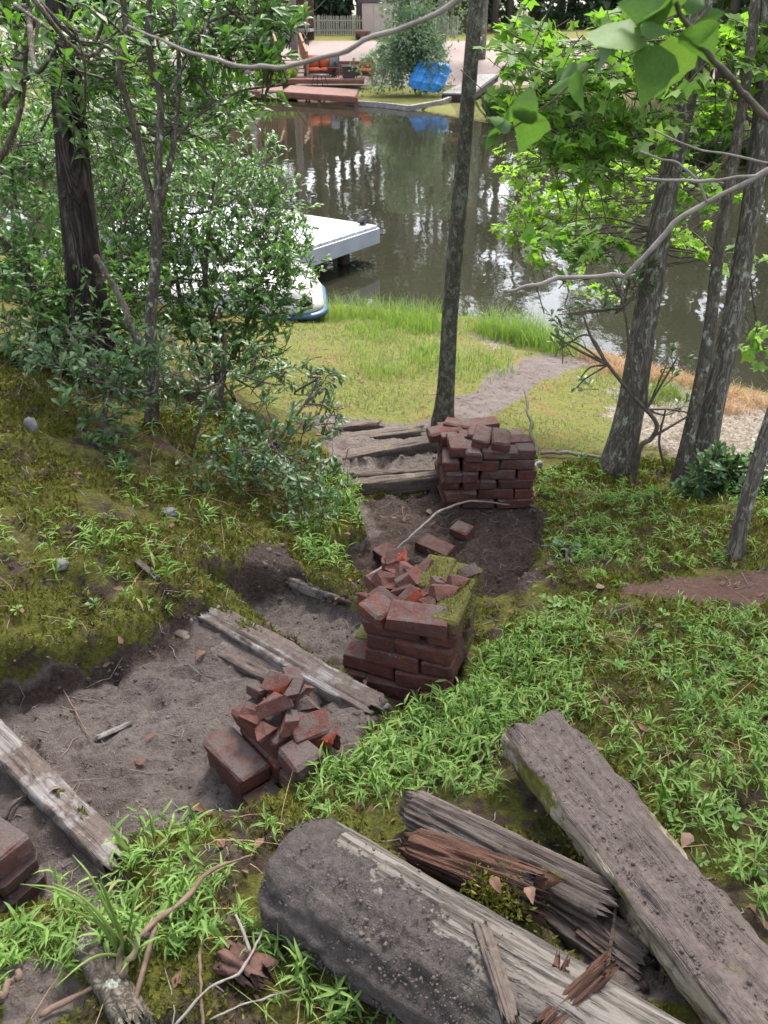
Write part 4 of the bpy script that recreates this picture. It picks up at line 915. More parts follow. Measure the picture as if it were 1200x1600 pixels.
for s in (-.31, .31): cush('seat_cushion', sofa, (s, -.03, .31), (.60, .66, .17), M['cushion']); cush('back_cushion', sofa, (s, .27, .63), (.58, .17, .52), M['cushion'], -.15)
for s in (-.45, .45):
    for t in (-.3, .3): b = MB(); b.box((s*1.35, t, .05), (.06, .06, .1)); b.build('leg', M['wicker'], sofa_fr, False)
ch = W(521, 130, 42.7); chair = empty('patio_chair', (ch[0], ch[1], .575), math.radians(-10), label='dark patio chair draped with a grey towel beside the sofa', cat='chair')
b = MB(); b.box((0, 0, .40), (.48, .5, .05)); b.build('seat', M['wicker'], chair, False); b = MB(); b.box((0, .24, .68), (.46, .04, .56)); b.build('backrest', M['wicker'], chair, False)
for s in (-.2, .2):
    for t in (-.2, .2): b = MB(); b.tube([(s, t, 0), (s, t, .4)], .018, 6); b.build('leg', M['wicker'], chair)
b = MB(); ts = np.array([[x, y, z] for (y, z) in [(.22, .45), (.208, .7), (.205, .97), (.24, 1.0), (.275, .97), (.275, .6)] for x in np.linspace(-.2, .2, 5)]); b.add(ts, np.array([[j*5+i, j*5+i+1, j*5+i+6, j*5+i+5] for j in range(5) for i in range(4)]))
o = b.build('draped_towel', M['towelgrey'], None, label='grey towel hung over the back of the patio chair', cat='towel'); o.location = chair.location; o.rotation_euler = chair.rotation_euler; o.modifiers.new('t', 'SOLIDIFY').thickness = .012
tb = W(500, 139, 40.6); table = empty('round_table', (tb[0], tb[1], .362), label='round dark table with thin legs on the far deck', cat='table')
b = MB(); b.tube([(0, 0, .40), (0, 0, .41), (0, 0, .45)], [.40, .44, .44], 24); b.build('table_top', M['black'], table)
for k in range(4):
    a = k*math.pi/2+.4; b = MB(); b.tube([(.38*math.cos(a), .38*math.sin(a), 0), (.25*math.cos(a), .25*math.sin(a), .41)], .02, 6); b.build('leg', M['black'], table)
bx = W(547, 134, 42.2); stb = empty('wicker_box', (bx[0], bx[1], .575), math.radians(5), label='dark wicker box table right of the grey towel', cat='side table')
b = MB(); b.box((0, 0, .22), (.66, .55, .42)); b.build('body', M['wicker'], stb, False); b = MB(); b.box((0, 0, .465), (.74, .62, .05)); b.build('top', M['black'], stb, False)
c2 = W(572, 133, 42.3); arm = empty('cushioned_chair', (c2[0], c2[1], .575), math.radians(-15), label='rust cushioned chair half hidden by the weeping shrub', cat='chair')
b = MB(); b.box((0, 0, .16), (.66, .66, .12)); b.box((0, .34, .4), (.66, .07, .5)); b.build('frame', M['wicker'], arm, False); cush('seat_cushion', arm, (0, -.02, .31), (.6, .6, .16), M['cushion']); cush('back_cushion', arm, (0, .26, .58), (.58, .16, .45), M['cushion'], -.12)
um = W(391, 137, 40.4); umb = empty('closed_umbrella', (um[0], um[1], .40), label='closed mauve patio umbrella standing at the left end of the deck', cat='umbrella')
b = MB(); b.tube([(0, 0, 0), (0, 0, .06), (0, 0, .09)], [.28, .28, .2], 20); b.build('base', M['black'], umb); b = MB(); b.tube([(0, 0, .05), (0, 0, 2.6)], .025, 8); b.build('pole', M['wicker'], umb)
b = MB(); zs = np.linspace(.42, 2.5, 14); b.tube([(0, 0, z) for z in zs], np.interp(zs, [.42, .55, 1.1, 2.1, 2.5], [.20, .19, .14, .10, .02]), 24, disp=lambda i, a: .22*np.cos(a*8)); b.build('canopy', M['canvas'], umb)
# towel rail
tw = W(597, 137, 41.0); tr = empty('towel_rail', (tw[0], tw[1], .36), label='wooden rail holding a pink striped towel behind the weeping shrub', cat='rail')
for s in (-.45, .45): b = MB(); b.box((s, 0, .5), (.09, .09, 1.0)); b.build('post', M['rail'], tr, False)
b = MB(); b.box((0, 0, 1.02), (1.1, .1, .05)); b.build('top_rail', M['rail'], tr, False)
b = MB(); b.add(np.array([[x, y, z] for y, z in [(-.06, .45), (-.06, 1.05), (.06, 1.05), (.06, .6)] for x in (-.2, 0, .2)]), np.array([[j*3+i, j*3+i+1, j*3+i+4, j*3+i+3] for j in range(3) for i in range(2)])); o = b.build('striped_towel', M['towelpink'], None, False, label='pink striped towel hanging behind the weeping shrub', cat='towel'); o.location = tr.location; o.modifiers.new('t', 'SOLIDIFY').thickness = .012
# blue moulded shell leaning on the bank
q = [W(655, 94, 38.9), W(706, 102, 38.9), W(688, 145, 38.2), W(636, 135, 38.2)]; q = np.array(q); c0 = q.mean(0)
pool = empty('plastic_shell', c0, label='bright blue moulded plastic shell leaning on the far bank', cat='boat')
nu, nv = 84, 84; V = np.zeros((nv, nu, 3)); nn_ = np.cross(q[1]-q[0], q[3]-q[0]); nn_ /= np.linalg.norm(nn_); nn_ = nn_ if nn_[1] < 0 else -nn_
for j in range(nv):
    for i in range(nu):
        u, v = i/(nu-1), j/(nv-1); p = (q[0]*(1-u)+q[1]*u)*(1-v)+(q[3]*(1-u)+q[2]*u)*v
        eu, ev = 2*u-1, 2*v-1; rim = max(abs(eu), abs(ev)); r_ = (abs(eu)**5+abs(ev)**5)**.2
        if r_ > 1: p = c0+(p-c0)/r_
        h = .16*(1-min(1, rim)**6) + .05*min(1, max(0, .5+2.5*math.sin(u*math.pi*8)))*max(0, min(1, (.9-rim)*9)) + .05*max(0, min(1, (.16-abs((v*3) % 1-.5))*12))*max(0, min(1, (.93-rim)*9))
        V[j, i] = p-c0+nn_*h
b = MB(); b.add(V.reshape(-1, 3), np.array([[j*nu+i, j*nu+i+1, (j+1)*nu+i+1, (j+1)*nu+i] for j in range(nv-1) for i in range(nu-1)])); o = b.build('shell', M['poolblue'], pool); o.modifiers.new('t', 'SOLIDIFY').thickness = .03
rimp = [V[0, i] for i in range(nu)]+[V[j, -1] for j in range(1, nv)]+[V[-1, i] for i in range(nu-2, -1, -1)]+[V[j, 0] for j in range(nv-2, -1, -1)]
b = MB(); b.tube(rimp, .045, 8); b.build('rim', M['poolblue'], pool)
# boat ramp of grey boards and timber bulkhead
ra = [W(690, 163, 35.5), W(735, 166, 35.2), W(776, 136, 42), W(748, 133, 42)]; ro = ra[0].copy()
ramp = empty('plank_ramp', ro, label='grey plank ramp down to the water right of the blue shell', cat='ramp')
ra = [np.array([*p[:2], z]) for p, z in zip(ra, (.45, .45, .75, .75))]; ro[2] = 0; ramp.location = tuple(ro)
for k in range(9):
    f0, f1 = (k+.04)/9, (k+.96)/9; A = ra[0]*(1-f0)+ra[1]*f0; B_ = ra[0]*(1-f1)+ra[1]*f1; C_ = ra[3]*(1-f1)+ra[2]*f1; D_ = ra[3]*(1-f0)+ra[2]*f0
    b = MB(); V4 = np.array([A, B_, C_, D_, A-[0, 0, .05], B_-[0, 0, .05], C_-[0, 0, .05], D_-[0, 0, .05]])-ro; b.add(V4, np.array([[0, 1, 2, 3], [7, 6, 5, 4], [0, 4, 5, 1], [1, 5, 6, 2], [2, 6, 7, 3], [3, 7, 4, 0]])); b.build('board', M['greywood'], ramp, False)
b = MB(); b.beam(ra[1]-ro-[0, 0, .17], ra[2]-ro-[0, 0, .17], .1, .24); b.beam(ra[0]-ro-[0, 0, .17], ra[1]-ro-[0, 0, .17], .08, .24); b.build('side_beam', M['darkwood'], ramp, False)
bk = [P(540, 160, .1), P(600, 164, .1), P(640, 169, .1), P(690, 160, .2), P(720, 148, .3)]
for i in range(4):
    b = MB(); b.beam(bk[i], bk[i+1], .14, .17); b.build('bulkhead_timber', M['greywood'], None, False, label=['grey bulkhead timber touching the right end of the far deck', 'grey bulkhead timber below the weeping shrub at the water', 'grey bulkhead timber at the water left of the ramp', 'grey bulkhead timber climbing past the blue shell to the ramp'][i], cat='timber', group='bulkhead timbers on the far shore')
# picket fences
def fence(x0, x1, y, z, label, h=1.15):
    f = empty('picket_fence', ((x0+x1)/2, y, z), label=label, cat='fence'); n = int((x1-x0)/.155); xm = (x0+x1)/2
    b = MB(); b.box((0, 0, .06), (.09, .022, .12)); 
    vs = np.array([[-.045, 0, 0], [.045, 0, 0], [.045, 0, h-.07], [0, 0, h], [-.045, 0, h-.07]]); V = np.vstack([vs+[0, -.011, 0], vs+[0, .011, 0]])
    me = bpy.data.meshes.new('picket'); me.from_pydata(V.tolist(), [], [(0, 1, 2, 3, 4), (9, 8, 7, 6, 5), (0, 5, 6, 1), (1, 6, 7, 2), (2, 7, 8, 3), (3, 8, 9, 4), (4, 9, 5, 0)]); me.materials.append(M['picket'])
    for i in range(n): o = link('picket', me, f); o.location = (x0-xm+.155*(i+.5), -.03, jit(.015)); o.rotation_euler = (0, jit(.02), 0)
    for zz in (.3, .85): b = MB(); b.box((0, 0, zz), (x1-x0, .04, .08)); b.build('rail', M['picket'], f, False)
    for k in range(int((x1-x0)/2.4)+1): b = MB(); b.box((x0-xm+2.4*k+.05, .07, h/2), (.1, .1, h)); b.build('post', M['picket'], f, False)
fx0, fx1 = W(440, 50, 62)[0], W(566, 50, 62)[0]; fence(fx0, fx1, 62, float(gzs(0, 62)), 'weathered picket fence left of the pale shed')
fx0, fx1 = W(650, 50, 61)[0], W(720, 50, 61)[0]; fence(fx0, fx1, 61, float(gzs(2, 61)), 'short picket fence seen right of the weeping shrub')
# sheds
sp_ = W(592, 52, 60); zs_ = float(gzs(sp_[0], 60))
shed = empty('garden_shed', (sp_[0]+.1, 60.6, zs_), math.radians(-8), label='pale pink shed with dark hipped roof behind the fence', cat='shed')
b = MB(); b.box((0, 0, 1.0), (2.1, 1.8, 2.0)); shed_w = b.build('wall', M['shedwall'], shed, False)
b = MB(); V = np.array([[x, y, z] for (y, z) in [(-1.0, 1.92), (-.75, 2.5), (0, 2.95), (.75, 2.5), (1.0, 1.92)] for x in (-1.18, 1.18)]); b.add(V, np.array([[2*i, 2*i+1, 2*i+3, 2*i+2] for i in range(4)])); o = b.build('roof', M['shedroof'], shed, False); o.modifiers.new('t', 'SOLIDIFY').thickness = .08
for s in (-.32, .32): b = MB(); b.box((s-.3, -.915, .88), (.6, .03, 1.66)); b.build('door', M['shedwall'], shed_w, False)
br = W(567, 55, 58.5); cart = empty('tipped_cart', (br[0], br[1], float(gzs(br[0], 58.5))), label='small rust-brown tipped cart against the pale shed', cat='cart')
b = MB(); b.box((0, 0, .33), (.85, .5, .3), taper=1.2); tray = b.build('tray', M['deckdark'], cart, False)
for s in (-.3, .3): b = MB(); b.tube([(s, -.3, .18), (s, -.24, .18)], .17, 16); b.build('wheel', M['black'], tray)
cb = W(690, 45, 66); cab = empty('cabin', (cb[0]-.4, 66, float(gzs(3, 66))), label='brown open-fronted cabin behind the blue shell and trees', cat='building')
for k in range(4):
    b = MB(); b.box((-3+2*k, -1.6, 1.25), (.16, .16, 2.5)); b.build('post', M['rail'], cab, False)
b = MB(); b.box((0, 1.0, 1.2), (6.4, .1, 2.4)); b.build('wall', M['cabin'], cab, False); b = MB(); b.box((0, -.3, 2.6), (7.2, 3.6, .2)); b.build('roof', M['rail'], cab, False)
b = MB(); b.box((-1.2, -1.9, .55), (1.5, .7, .35), taper=.8); b.build('covered_load', M['poolblue'], None, False, label='blue tarpaulin bundle in front of the brown cabin', cat='tarpaulin').location = cab.location
hs_ = W(395, 50, 56); house = empty('house_porch', (hs_[0], 57, float(gzs(-8, 57))), label='dark brown house porch with lattice seen through the left leaves', cat='building')
b = MB(); b.box((0, 1.5, 1.9), (7, .2, 3.8)); b.build('wall', M['cabin'], house, False)
b = MB(); b.box((0, 0, .62), (7, 3, .14)); b.build('porch_floor', M['greywood'], house, False); b = MB(); b.box((0, -.2, 3.2), (7.6, 4, .2)); b.build('roof', M['shedroof'], house, False)
for k in range(5): b = MB(); b.box((-3.3+1.65*k, -1.4, 1.9), (.14, .14, 2.5)); b.build('post', M['rail'], house, False)
for k in range(24): b = MB(); b.beam((-3.4+.28*k, -1.45, .05), (-3.1+.28*k, -1.45, .56), .03, .02, (0, 1, 0)); b.beam((-3.1+.28*k, -1.47, .05), (-3.4+.28*k, -1.47, .56), .03, .02, (0, 1, 0)); b.build('lattice_slat', M['picket'], house, False)
# ------------------------------------------------------------------ trees
def bark_disp(seed, amp=.08, f=3.0):
    def d(i, a):
        return amp*fbm(np.cos(a)*f+seed, np.sin(a)*f+i*.03, 1.6, 3, seed) + amp*.6*fbm(i*.05+seed, np.cos(a)*2+np.sin(a), 1.3, 2, seed+1)
    return d
def trunk_path(px_pts, n=60): return pxpath(px_pts, n)
def canopy(parent, c, r, n, mat, size=.11, tpl=TRI1, base=None, twigs=10):
    """leaf clumps on limbs spread through an ellipsoid"""
    c = np.asarray(c, float); r = np.asarray(r, float); org = np.array(parent.location)
    nc = max(8, n//60); cl = nrm(rng.normal(size=(nc, 3)))*(rng.random((nc, 1))**.45)*r+c
    k = rng.integers(0, nc, n); pos = cl[k]+rng.normal(size=(n, 3))*(.16*r.mean())*np.array([1, 1, .6])
    L = size*rng.uniform(.7, 1.4, n); D = rdir(n, -.1); U = rdir(n, .9)
    V, F, rr = leaf_mesh(tpl, pos-org, D, U, L, L*.62, rng.random(n))
    link('crown', mesh_np('crown', V, [F], mat, {'rnd': rr}), parent, kind='stuff')
    if base is not None and twigs:
        b = MB()
        for i in range(twigs):
            e = cl[i % nc]; s = spath([[*(base-org), .05], [*((base*.5+e*.5)-org+[0, 0, .15]), .03], [*(e-org), .008]], 8); b.tube(s[:, :3], s[:, 3], 5)
        b.build('limbs', M['bark_shrub'], parent)
def tree(name, label, pts, mat, cat='tree', nseg=24, amp=.06, seed=0, extra=(), crown=None, group=None, n=70, flare=1.35):
    g = GP(pts[0][0], pts[0][1]); y0 = g[1]
    q = [(px, py, y0+dy, wd) for px, py, dy, wd in pts]
    s = pxpath(q, n); s[0, 2] = g[2]-.05
    s[:, 3] *= .74*(1+(flare-1)*np.exp(-np.arange(n)/n*9))
    t = empty(name, (g[0], g[1], g[2]), label=label, cat=cat, group=group); org = g
    if crown:   # carry the trunk on up to the crown
        top = s[-1].copy(); cc = np.array(crown[0], float); ext = spath([[*top], [*(top[:3]*.5+cc*.5), top[3]*.75], [*cc, top[3]*.3]], 14)[1:]; s = np.vstack([s, ext])
    b = MB(); b.tube(s[:, :3]-org, s[:, 3], nseg, disp=bark_disp(seed, amp)); b.build('trunk', mat, t)
    for e in extra:
        ee = pxpath([(px, py, y0+dy, wd) for px, py, dy, wd in e], 26); b = MB(); b.tube(ee[:, :3]-org, ee[:, 3], 9, disp=bark_disp(seed+3, .05)); b.build('branch', mat, t)
    if crown: canopy(t, *crown[:4], *(crown[4:]), base=s[-4, :3])
    return t
t_pine = tree('pine_tree', 'dark furrowed pine trunk rising through the left shrubs', [(150,600,0,84),(135,450,.0,74),(118,300,0,68),(106,150,.0,64),(96,20,0,60),(88,-120,0,58)], M['bark_pine'], nseg=44, amp=.16, seed=2, crown=((-3.6, 5.8, 10), (2.0, 2.0, 2.0), 2600, M['farpine'], .16))
t_slim = tree('slim_tree', 'slim mottled trunk standing alone between lawn and pond', [(692,662,0,38),(697,600,0,34),(704,480,0,33),(715,350,0,34),(725,230,0,32),(735,110,0,31),(745,0,0,31),(752,-90,0,30)], M['bark_grey'], nseg=32, amp=.07, seed=3, crown=((1.2, 6.8, 8.5), (1.6, 1.6, 1.6), 2200, M['canopy'], .12))
t_r1 = tree('sweetgum_tree', 'thick leaning lichen-marked trunk, leftmost of the right-hand trees', [(962,735,0,56),(985,640,.05,52),(1008,500,.1,50),(1030,360,.15,48),(1055,230,.2,46),(1078,120,.25,44),(1100,-20,.3,42),(1118,-120,.3,40)], M['bark_gum'], nseg=36, amp=.09, seed=4, crown=((3.2, 4.6, 8), (1.9, 1.9, 1.7), 2600, M['canopy'], .12))
t_r2 = tree('sweetgum_tree', 'thin dark trunk curving up between two thicker right trunks', [(1060,755,0,26),(1085,640,.1,25),(1108,520,.15,25),(1122,400,.2,24),(1140,290,.25,24),(1158,180,.3,22),(1175,60,.35,22),(1185,-60,.4,20)], M['bark_shrub'], nseg=20, amp=.08, seed=5)
t_r3 = tree('sweetgum_tree', 'grey ridged trunk leaning out of the right frame edge', [(1092,745,.1,50),(1112,640,.15,44),(1140,520,.2,42),(1165,380,.25,40),(1185,240,.3,40),(1198,120,.35,40),(1208,0,.4,40),(1216,-110,.4,38)], M['bark_gum'], nseg=32, amp=.08, seed=6, crown=((4.4, 4.8, 7.6), (1.8, 1.8, 1.6), 2200, M['canopy'], .12))
t_r4 = tree('sweetgum_tree', 'slender trunk leaning at the lower right frame edge', [(1146,870,0,30),(1165,790,.03,30),(1192,700,.06,32),(1225,600,.1,32),(1265,470,.15,30),(1320,300,.2,28)], M['bark_gum'], nseg=24, amp=.08, seed=7)
# the small dark-barked sapling in front of the right trunks
t_sap = tree('sapling', 'dark crooked sapling in front of the thick lichen-marked trunk', [(988,760,0,12),(1000,700,0,11),(1018,685,0,10),(1025,660,0,9),(990,620,0,8),(950,570,0,7),(925,530,0,6),(912,495,0,4)], M['twigdark'], nseg=10, amp=.05, seed=8, flare=1.0,
    extra=[[(950,570,0,5),(900,545,0,4),(860,520,0,3)], [(990,620,0,6),(985,560,0,5),(975,480,0,4),(955,430,0,3)], [(1015,685,0,5),(1050,665,0,4),(1075,650,0,3)], [(1010,640,0,5),(1010,580,0,4),(1000,520,0,3)], [(1040,735,0,4),(1030,690,0,4),(1040,640,0,3)]])
# ------------------------------------------------------------------ leaf-bearing masses
def sprays(parent, blobs, mat, twigmat, tpl, L, asp, per=9, singles=300, spread=.05, droop=.0, flatten=.35, src=None, tw=.0022, upb=.9, twseg=4, faceup=.8, curl=.6, dens=1.0):
    """blobs: (px,py,y,rx,ry,rz,ntwigs). Each twig bears `per` leaves along its outer part"""
    org = np.array(parent.location); b = MB(); P_, D_, U_, L_ = [], [], [], []
    for (px, py, y, rx, ry, rz, nt_) in blobs:
        nt_ = int(nt_*dens+.5); c = Pd(px, py, y); R_ = np.array([rx, ry, rz])
        s0 = np.asarray(src[np.argmin([np.linalg.norm(q-c) for q in src])]) if src is not None else c-[0, 0, rz*1.2]
        for k in range(nt_):
            tip = c+nrm(rng.normal(size=3))*rng.random()**.4*R_
            rad = nrm(tip-s0); stl = min(.38, .55*np.linalg.norm(tip-s0))*rng.uniform(.6, 1.1)
            dirv = nrm(rad*.6+rng.normal(size=3)*.45+np.array([0, 0, .25])); st = tip-dirv*stl
            u = np.linspace(0, 1, twseg); bend = rng.normal(size=3)*.05
            tp = st[None]+dirv[None]*stl*u[:, None]+bend[None]*(u*(1-u))[:, None]*2-np.array([0, 0, droop])[None]*(u**2)[:, None]*stl
            b.tube(tp-org, np.linspace(tw*1.4, tw*.5, twseg), 4, False)
            n = int(per*rng.uniform(.7, 1.3)); f = rng.uniform(.25, 1.0, n)**.8
            base = np.stack([np.interp(f, u, tp[:, q]) for q in range(3)], -1)
            side = nrm(rng.normal(size=(n, 3))); side -= (side@dirv)[:, None]*dirv; side = nrm(side); side[:, 2] *= flatten
            d = nrm(dirv[None]*rng.uniform(.4, 1.0, (n, 1))+side*curl+np.array([0, 0, .1-droop]))
            P_.append(base); D_.append(d); U_.append(nrm(rng.normal(size=(n, 3))*(1-faceup)+np.array([0, -.25, 1])*faceup)); L_.append(L*rng.uniform(.6, 1.25, n))
        # feeder branch from the nearest stem point to the blob
        if src is not None:
            for k in range(2 if nt_ < 60 else 3):
                e = c+nrm(rng.normal(size=3))*R_*.5; m_ = (s0+e)/2+rng.normal(size=3)*.06; s = spath([[*(s0-org), tw*3.2], [*(m_-org), tw*2.4], [*(e-org), tw*1.3]], 10); b.tube(s[:, :3], s[:, 3], 5, False)
    b.build('twigs', twigmat, parent)['kind'] = 'stuff'
    pos = np.concatenate(P_); D = np.concatenate(D_); U = np.concatenate(U_); LL = np.concatenate(L_)
    leaves_obj('leaves', mat, parent, tpl, pos, D, U, LL, LL*asp, singles)
def stems(parent, paths, mat, n=30, ns=10):
    org = np.array(parent.location); src = []
    for pts in paths:
        s = pxpath(pts, n); b = MB(); b.tube(s[:, :3]-org, s[:, 3], ns, disp=bark_disp(7, .06)); b.build('stem', mat, parent); src += [q for q in s[5:, :3]]
    return src
# right-hand sweetgum foliage belongs to the trees that carry it
src_r = [Pd(px, py, 4.4) for px, py in [(1040,300),(1070,160),(1150,250),(1120,100),(1000,420)]]
sprays(t_r1, [(1000,120,4.2,.36,.3,.22,44),(880,110,4.3,.30,.3,.16,40),(820,60,4.6,.28,.3,.12,30),(900,230,4.2,.30,.25,.12,38),(830,150,4.4,.22,.25,.10,22),(980,200,4.0,.26,.25,.12,26),(900,385,4.3,.30,.22,.06,28),(860,360,4.6,.22,.2,.05,14)], M['gum'], M['twigdark'], STAR5, .060, 1.0, 5, 300, src=[Pd(1030,360,4.4), Pd(1055,230,4.4), Pd(1078,120,4.4)], flatten=.25, droop=.12, faceup=.75, tw=.0024, dens=1.3)
sprays(t_r3, [(1150,80,4.4,.26,.3,.2,30),(1090,180,4.6,.22,.3,.14,24),(1080,300,4.6,.2,.25,.12,16),(1150,400,4.8,.2,.2,.10,10),(1190,540,4.6,.10,.2,.08,7),(1000,20,4.8,.4,.3,.10,30)], M['gum'], M['twigdark'], STAR5, .060, 1.0, 5, 260, src=[Pd(1165,380,4.6), Pd(1190,200,4.6)], flatten=.25, droop=.12, faceup=.75, tw=.0024, dens=1.3)
sprays(t_r2, [(860,300,5.6,.34,.3,.15,34),(820,340,5.6,.24,.25,.12,22),(930,310,5.4,.3,.25,.10,26),(1000,250,5.4,.3,.25,.10,18),(800,240,5.8,.16,.2,.10,9),(1060,360,5.2,.2,.2,.08,9),(900,440,5.4,.14,.2,.05,4)], M['maple'], M['twigdark'], MAPLE, .05, 1.0, 6, 260, src=[Pd(1122,400,4.9), Pd(1140,290,4.9)], flatten=.25, droop=.25, faceup=.7, tw=.002, dens=2.2)
sprays(t_sap, [(880,490,4.3,.10,.1,.09,9),(870,540,4.3,.08,.1,.05,5),(1000,440,4.3,.20,.15,.10,18),(960,470,4.3,.12,.1,.08,9),(905,600,4.2,.05,.1,.05,3),(1075,640,4.2,.08,.1,.05,4),(1050,560,4.2,.08,.1,.10,4)], M['baydark'], M['twigdark'], OBOV, .06, .36, 5, 160, src=[Pd(950,570,4.2), Pd(975,480,4.2), Pd(1010,640,4.2)])
# dark low shrub under the right trunks
def bush(name, label, base_px, paths, blobs, mat, L=.05, asp=.36, per=9, singles=220, bark='bark_shrub', tpl=OBOV, **k):
    g = GP(*base_px); t = empty(name, g, label=label, cat='shrub'); src = stems(t, paths, M[bark]); sprays(t, blobs, mat, M[bark], tpl, L, asp, per, singles, src=src, **k); return t
bush('low_shrub', 'dark glossy low shrub at the foot of the right trunks', (1130, 775), [[(1130,775,3.75,8),(1125,740,3.75,6),(1110,700,3.8,4)], [(1135,775,3.75,8),(1160,740,3.7,5),(1180,710,3.7,4)]], [(1130,735,3.7,.16,.15,.12,38),(1175,760,3.6,.16,.15,.08,26),(1090,760,3.7,.10,.12,.07,14),(1200,720,3.7,.14,.14,.08,14)], M['baydark'], .06, .36, dens=1.8)
bush('low_shrub', 'tiny dark-leaved seedling bush on the bank beside the trench', (895, 870), [[(890,872,2.95,4),(885,858,2.95,3)]], [(880,860,2.95,.10,.08,.03,12)], M['baydark'], .04, .4, 7, 60)
# left multi-stem small tree
g = GP(237, 662); Y1 = g[1]
t_l1 = empty('small_tree', g, label='small forking tree with slender stems on the left bank', cat='tree')
src1 = stems(t_l1, [[(237,664,Y1,24),(238,600,Y1,20),(236,500,Y1,18),(244,400,Y1,17),(246,330,Y1,16)],
  [(246,335,Y1,14),(228,280,Y1,13),(205,180,Y1-.05,12),(186,110,Y1-.1,11),(195,50,Y1-.1,10),(190,-30,Y1-.1,9)],
  [(246,335,Y1,14),(248,240,Y1,12),(250,150,Y1+.05,11),(232,70,Y1+.05,10),(235,-30,Y1+.05,8)],
  [(248,335,Y1,11),(262,270,Y1,10),(273,215,Y1+.1,8),(280,110,Y1+.15,7),(270,0,Y1+.2,6)],
  [(274,215,Y1+.1,6),(310,180,Y1+.15,5),(370,145,Y1+.2,4),(420,135,Y1+.2,3)],
  [(262,150,Y1,5),(310,60,Y1+.1,4),(340,0,Y1+.1,3)], [(232,560,Y1,14),(205,510,Y1,12),(190,470,Y1+.1,10),(150,400,Y1+.3,8)]], M['bark_shrub'], ns=12)
sprays(t_l1, [(120,90,Y1+.3,.28,.3,.22,34),(250,60,Y1+.3,.3,.3,.2,34),(360,60,Y1+.2,.24,.3,.14,24),(410,90,Y1+.1,.12,.2,.06,9),(180,190,Y1+.5,.3,.3,.2,24),(330,160,Y1+.5,.3,.3,.2,24),(400,20,Y1+.3,.22,.2,.10,14),(440,20,Y1+.3,.1,.1,.05,5)], M['bay'], M['bark_shrub'], OBOV, .062, .38, 9, 260, src=src1, dens=2.6)
# bayberry shrubs behind it
YB = Y1+1.2
bush('bayberry_shrub', 'broad glossy-leaved shrub hiding the boat and the dock', (340, 590), [[(340,600,YB,12),(335,520,YB,9),(320,430,YB,8),(330,330,YB+.1,6)], [(345,600,YB,10),(380,520,YB,8),(410,430,YB,6),(430,380,YB,4)], [(330,600,YB,10),(290,500,YB+.1,8),(270,400,YB+.2,6)]],
  [(400,420,YB,.46,.4,.34,85),(415,455,YB-.1,.28,.35,.26,36),(330,330,YB+.3,.5,.45,.36,72),(290,430,YB+.1,.46,.45,.36,70),(420,330,YB+.4,.34,.35,.26,44),(370,260,YB+.5,.4,.45,.26,46),(440,385,YB,.2,.3,.2,20),(350,520,YB-.2,.46,.35,.24,52),(260,350,YB+.2,.4,.4,.3,52),(230,480,YB,.4,.35,.26,46),(390,550,YB-.1,.3,.3,.2,22)], M['bay'], .05, .34, 11, 300, dens=2.2)
YC = Y1+.9
bush('bayberry_shrub', 'shadowed glossy shrub around the pine trunk at far left', (90, 600), [[(95,610,YC,14),(60,500,YC,10),(30,350,YC,8),(10,230,YC,6)], [(140,560,YC-.2,16),(100,500,YC-.2,14),(50,440,YC-.2,12),(0,370,YC-.2,10)], [(110,600,YC,10),(170,480,YC,8),(180,380,YC,6)]],
  [(40,420,YC-.2,.34,.35,.34,66),(140,500,YC-.3,.34,.3,.22,58),(30,250,YC,.26,.35,.30,40),(190,430,YC,.3,.3,.22,44),(200,300,YC+.4,.34,.35,.28,48),(60,560,YC-.4,.4,.3,.2,40),(160,560,YC-.4,.4,.3,.2,44),(110,470,YC-.45,.3,.25,.2,30),(120,210,YC+.6,.4,.4,.25,34)], M['bay'], .05, .36, 11, 300, dens=3.2)
YD = Y1-.25
bush('low_shrub', 'low shiny dark shrub spilling down the left bank', (390, 740), [[(340,650,YD+.3,9),(350,580,YD+.35,7),(352,520,YD+.4,5)], [(400,740,YD,7),(430,690,YD,5),(470,640,YD+.1,4),(500,590,YD+.2,3)], [(300,700,YD,6),(320,640,YD,5),(345,600,YD+.1,4)]],
  [(340,600,YD+.25,.34,.3,.24,44),(420,680,YD,.34,.3,.16,48),(270,560,YD+.5,.34,.3,.24,40),(470,740,YD-.3,.22,.2,.12,34),(360,720,YD-.3,.24,.2,.12,34),(500,600,YD+.4,.12,.15,.14,18),(510,660,YD+.2,.10,.12,.10,12),(430,580,YD+.5,.2,.2,.14,22),(480,790,YD-.5,.16,.15,.07,14)], M['baydark'], .046, .36, 9, 300, dens=1.1)
bush('low_shrub', 'dark leafy shrub clump left of the small forking tree', (150, 720), [[(150,760,YD-.3,6),(160,690,YD-.3,5),(170,600,YD-.2,4)], [(165,770,YD-.35,5),(190,740,YD-.35,4)]], [(160,590,YD-.15,.26,.22,.16,44),(170,660,YD-.25,.12,.15,.10,12),(170,735,YD-.45,.12,.1,.09,16),(210,560,YD,.2,.2,.14,22),(90,530,YD+.1,.22,.2,.14,22)], M['baydark'], .048, .36, 9, 260, dens=1.3)
